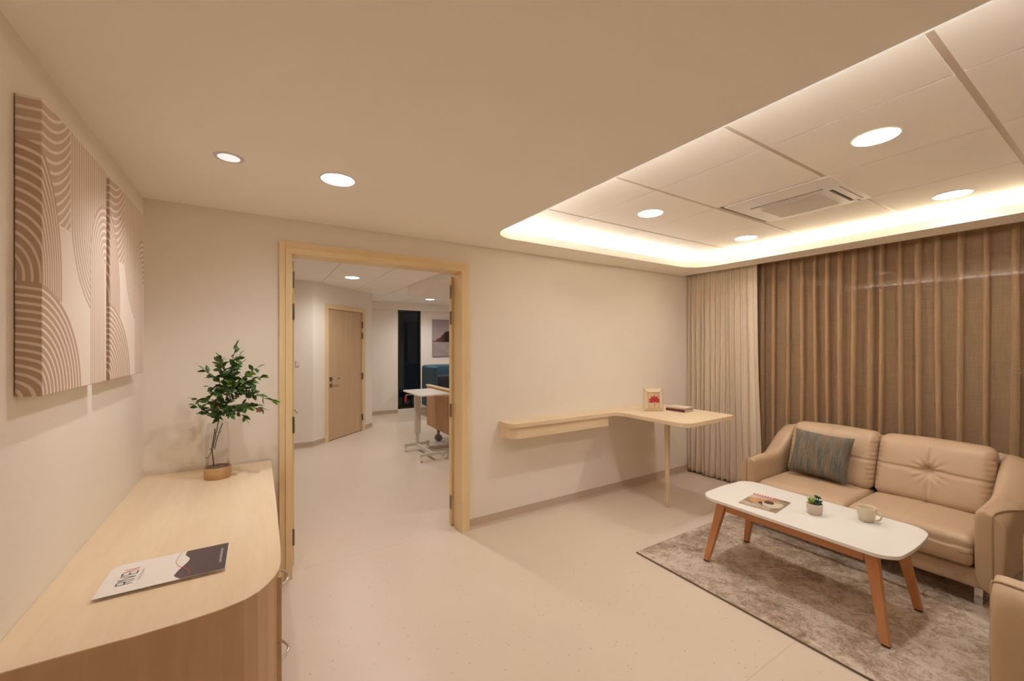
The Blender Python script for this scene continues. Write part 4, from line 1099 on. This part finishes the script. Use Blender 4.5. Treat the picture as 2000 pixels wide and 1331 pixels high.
MB().box(WX0, WX0 + .03, YF + .01, YF + .08, WZ0, WZ1).box(WX1 - .03, WX1, YF + .01, YF + .08, WZ0, WZ1).box(WX0, WX1, YF + .01, YF + .08, WZ0, WZ0 + .05).box(WX0, WX1, YF + .01, YF + .08, WZ1 - .03, WZ1).build('window_frame', M_dark, w2)
MB().box(WX0 + .03, WX1 - .03, YF + .045, YF + .05, WZ0 + .05, WZ1 - .03).build('window_pane', M_pane, w2)
# opposite facade strip seen dimly through the window
fac = MB().box(2.9, 3.3, 10.6, 10.7, .35, 2.35).build('trim_3', simple('outside_wall_dim', (.30, .33, .27), .8)); struct(fac, 'dim greenish column outside the tall window')
struct(MB().box(2.0, 5.6, 9.6, 13, -.1, -.02).build('trim_4', M_dark))
# dropped soffit over the bed
tag(MB().box(2.065, 5.55, 4.3, 6.42, 2.28, H2 - .001).build('trim_5', M_wall2), 'dropped soffit box over the bed', None, None, 'structure')
GB = 'bedroom ceiling downlights'
downlight(1.14, 6.02, H2, .09, E_bed, 'bright downlight in the bedroom tiles before the closed side door', GB)
downlight(3.04, 8.02, H2, .08, E_bed, 'small-looking downlight in the bedroom ceiling above the tall window', GB)
downlight(1.14, 4.2, H2, .09, E_bed, 'bedroom downlight hidden above the doorway lintel', GB)
downlight(4.2, 7.6, H2, .09, E_bed, 'bedroom downlight hidden to the right above the armchair', GB)
# picture
m = MB(); y0 = YF - .035
m.add([(3.445, y0, 1.25), (4.50, y0, 1.25), (4.50, y0, 2.10), (3.445, y0, 2.10), (3.445, YF - .001, 1.25), (4.50, YF - .001, 1.25), (4.50, YF - .001, 2.10), (3.445, YF - .001, 2.10)], [(0, 1, 2, 3), (7, 6, 5, 4), (0, 4, 5, 1), (1, 5, 6, 2), (2, 6, 7, 3), (3, 7, 4, 0)])
pic = m.build('wall_picture', M_lake, origin=(3.97, YF, 1.25)); uvl = pic.data.uv_layers.new(name='UVMap')
for lp in pic.data.loops:
    co = pic.data.vertices[lp.vertex_index].co; uvl.data[lp.index].uv = ((co.x + 3.97 - 3.445) / 1.055, co.z / .85)
tag(pic, 'misty dark hill and lake picture on the far bedroom wall', 'picture')
# blue chair
ch = thing('wing_chair', 'blue upholstered high-back chair below the lake picture', 'chair', (3.5, 8.2, 0))
rbox((3.50, 8.47, .68), (.86, .14, .80), .05, (6, 3, 6)).build('backrest', M_blue, ch, True)
rbox((3.08, 8.15, .64), (.10, .72, .86), .045, (3, 6, 6)).build('side_wing', M_blue, ch, True)
rbox((3.92, 8.15, .64), (.10, .72, .86), .045, (3, 6, 6)).build('side_wing', M_blue, ch, True)
rbox((3.50, 8.10, .36), (.72, .62, .20), .05, (6, 6, 3)).build('seat', M_blue, ch, True)
for x in (3.14, 3.86):
    for y in (7.86, 8.44): MB().lathe([(.014, 0), (.022, .27)], (x, y, 0), 12).build('leg', M_greyplastic, ch, True)
cs_ = rbox((3.50, 8.325, .665), (.46, .13, .40), .06, (6, 3, 6)).build('cushion', M_bluedk, None, True); tag(cs_, 'dark cushion resting on the blue high-back chair', 'cushion')
# bed
bd = thing('hospital_bed', 'wooden-ended hospital bed seen foot-first through the doorway', 'bed', (3.2, 5.68, 0))
MB().box(2.285, 2.318, 5.16, 6.175, .245, .862).build('footboard', M_oak, bd, bevel=.006)
MB().box(4.40, 4.43, 5.16, 6.175, .3, 1.05).build('headboard', M_oak, bd, bevel=.006)
MB().box(2.275, 2.335, 5.15, 6.185, .862, .885).build('footboard_rail', M_casing, bd, bevel=.006)
rbox((3.36, 5.67, .66), (2.0, .90, .17), .05, (8, 6, 3)).build('mattress', M_sheet, bd, True)
m = MB().box(2.34, 4.38, 5.25, 5.32, .44, .56).box(2.34, 4.38, 6.02, 6.09, .44, .56)
for x in (2.5, 3.0, 3.5, 4.0): m.box(x, x + .05, 5.25, 6.09, .45, .50)
m.box(2.36, 4.2, 5.50, 5.56, .20, .26).box(2.36, 4.2, 5.80, 5.86, .20, .26).box(2.36, 2.42, 5.28, 6.06, .20, .27)
m.tube([(2.7, 5.53, .25), (3.0, 5.53, .46)], .025, 8).tube([(2.7, 5.83, .25), (3.0, 5.83, .46)], .025, 8).tube([(3.9, 5.53, .25), (3.7, 5.53, .46)], .025, 8).tube([(3.9, 5.83, .25), (3.7, 5.83, .46)], .025, 8)
m.box(2.32, 2.36, 5.3, 5.36, .5, .55).box(2.32, 2.36, 6.0, 6.06, .5, .55)
m.build('underframe', M_greyplastic, bd, bevel=.004)
for x in (2.42, 4.1):
    for y in (5.30, 6.02):
        MB().lathe([(.020, .10), (.026, .205)], (x, y, 0), 12).tube([(x, y - .03, .055), (x, y - .012, .055)], .052, 18).tube([(x, y + .012, .055), (x, y + .03, .055)], .052, 18).build('caster', M_greyplastic, bd)
# overbed table
ot = thing('overbed_table', 'height-adjustable white overbed table on casters at the foot of the bed', 'overbed table', (1.96, 5.4, 0))
MB().prism(rrect(1.80, 2.235, 5.09, 5.86, .05, 5), .832, .852).build('tabletop', M_plwhite, ot, bevel=.004)
MB().box(1.905, 1.985, 5.60, 5.665, .25, .832).build('column', M_cream_metal, ot, bevel=.008)
MB().box(1.925, 1.967, 5.615, 5.652, .075, .26).build('lower_column', M_cream_metal, ot, bevel=.004)
MB().box(1.775, 2.135, 5.655, 5.695, .075, .112).box(1.775, 2.135, 5.02, 5.055, .075, .105).box(1.93, 1.965, 5.05, 5.66, .08, .105).box(1.775, 2.135, 5.655, 5.695, .07, .075).build('base_frame', M_cream_metal, ot, bevel=.003)
for (x, y) in ((1.79, 5.675), (2.12, 5.675), (1.79, 5.037), (2.12, 5.037)):
    MB().tube([(x - .012, y, .03), (x + .012, y, .03)], .029, 18).box(x - .014, x + .014, y - .014, y + .014, .052, .076).build('caster', M_plwhite, ot)
cr = MB().tube([(1.90, 5.64, .80), (1.80, 5.66, .80), (1.79, 5.665, .79), (1.79, 5.665, .78)], .006, 8).build('crank', M_metal, ot, True)
part(MB().tube([(1.79, 5.665, .785), (1.79, 5.665, .70)], .012, 10).build('crank_handle', M_red, cr, True), 'red crank handle')
# light switch
tag(MB().box(.485, .535, 6.628, 6.6398, 1.20, 1.28).build('light_switch', M_plwhite, bevel=.002), 'small white switch plate on the wall just past the left jamb', 'light switch')
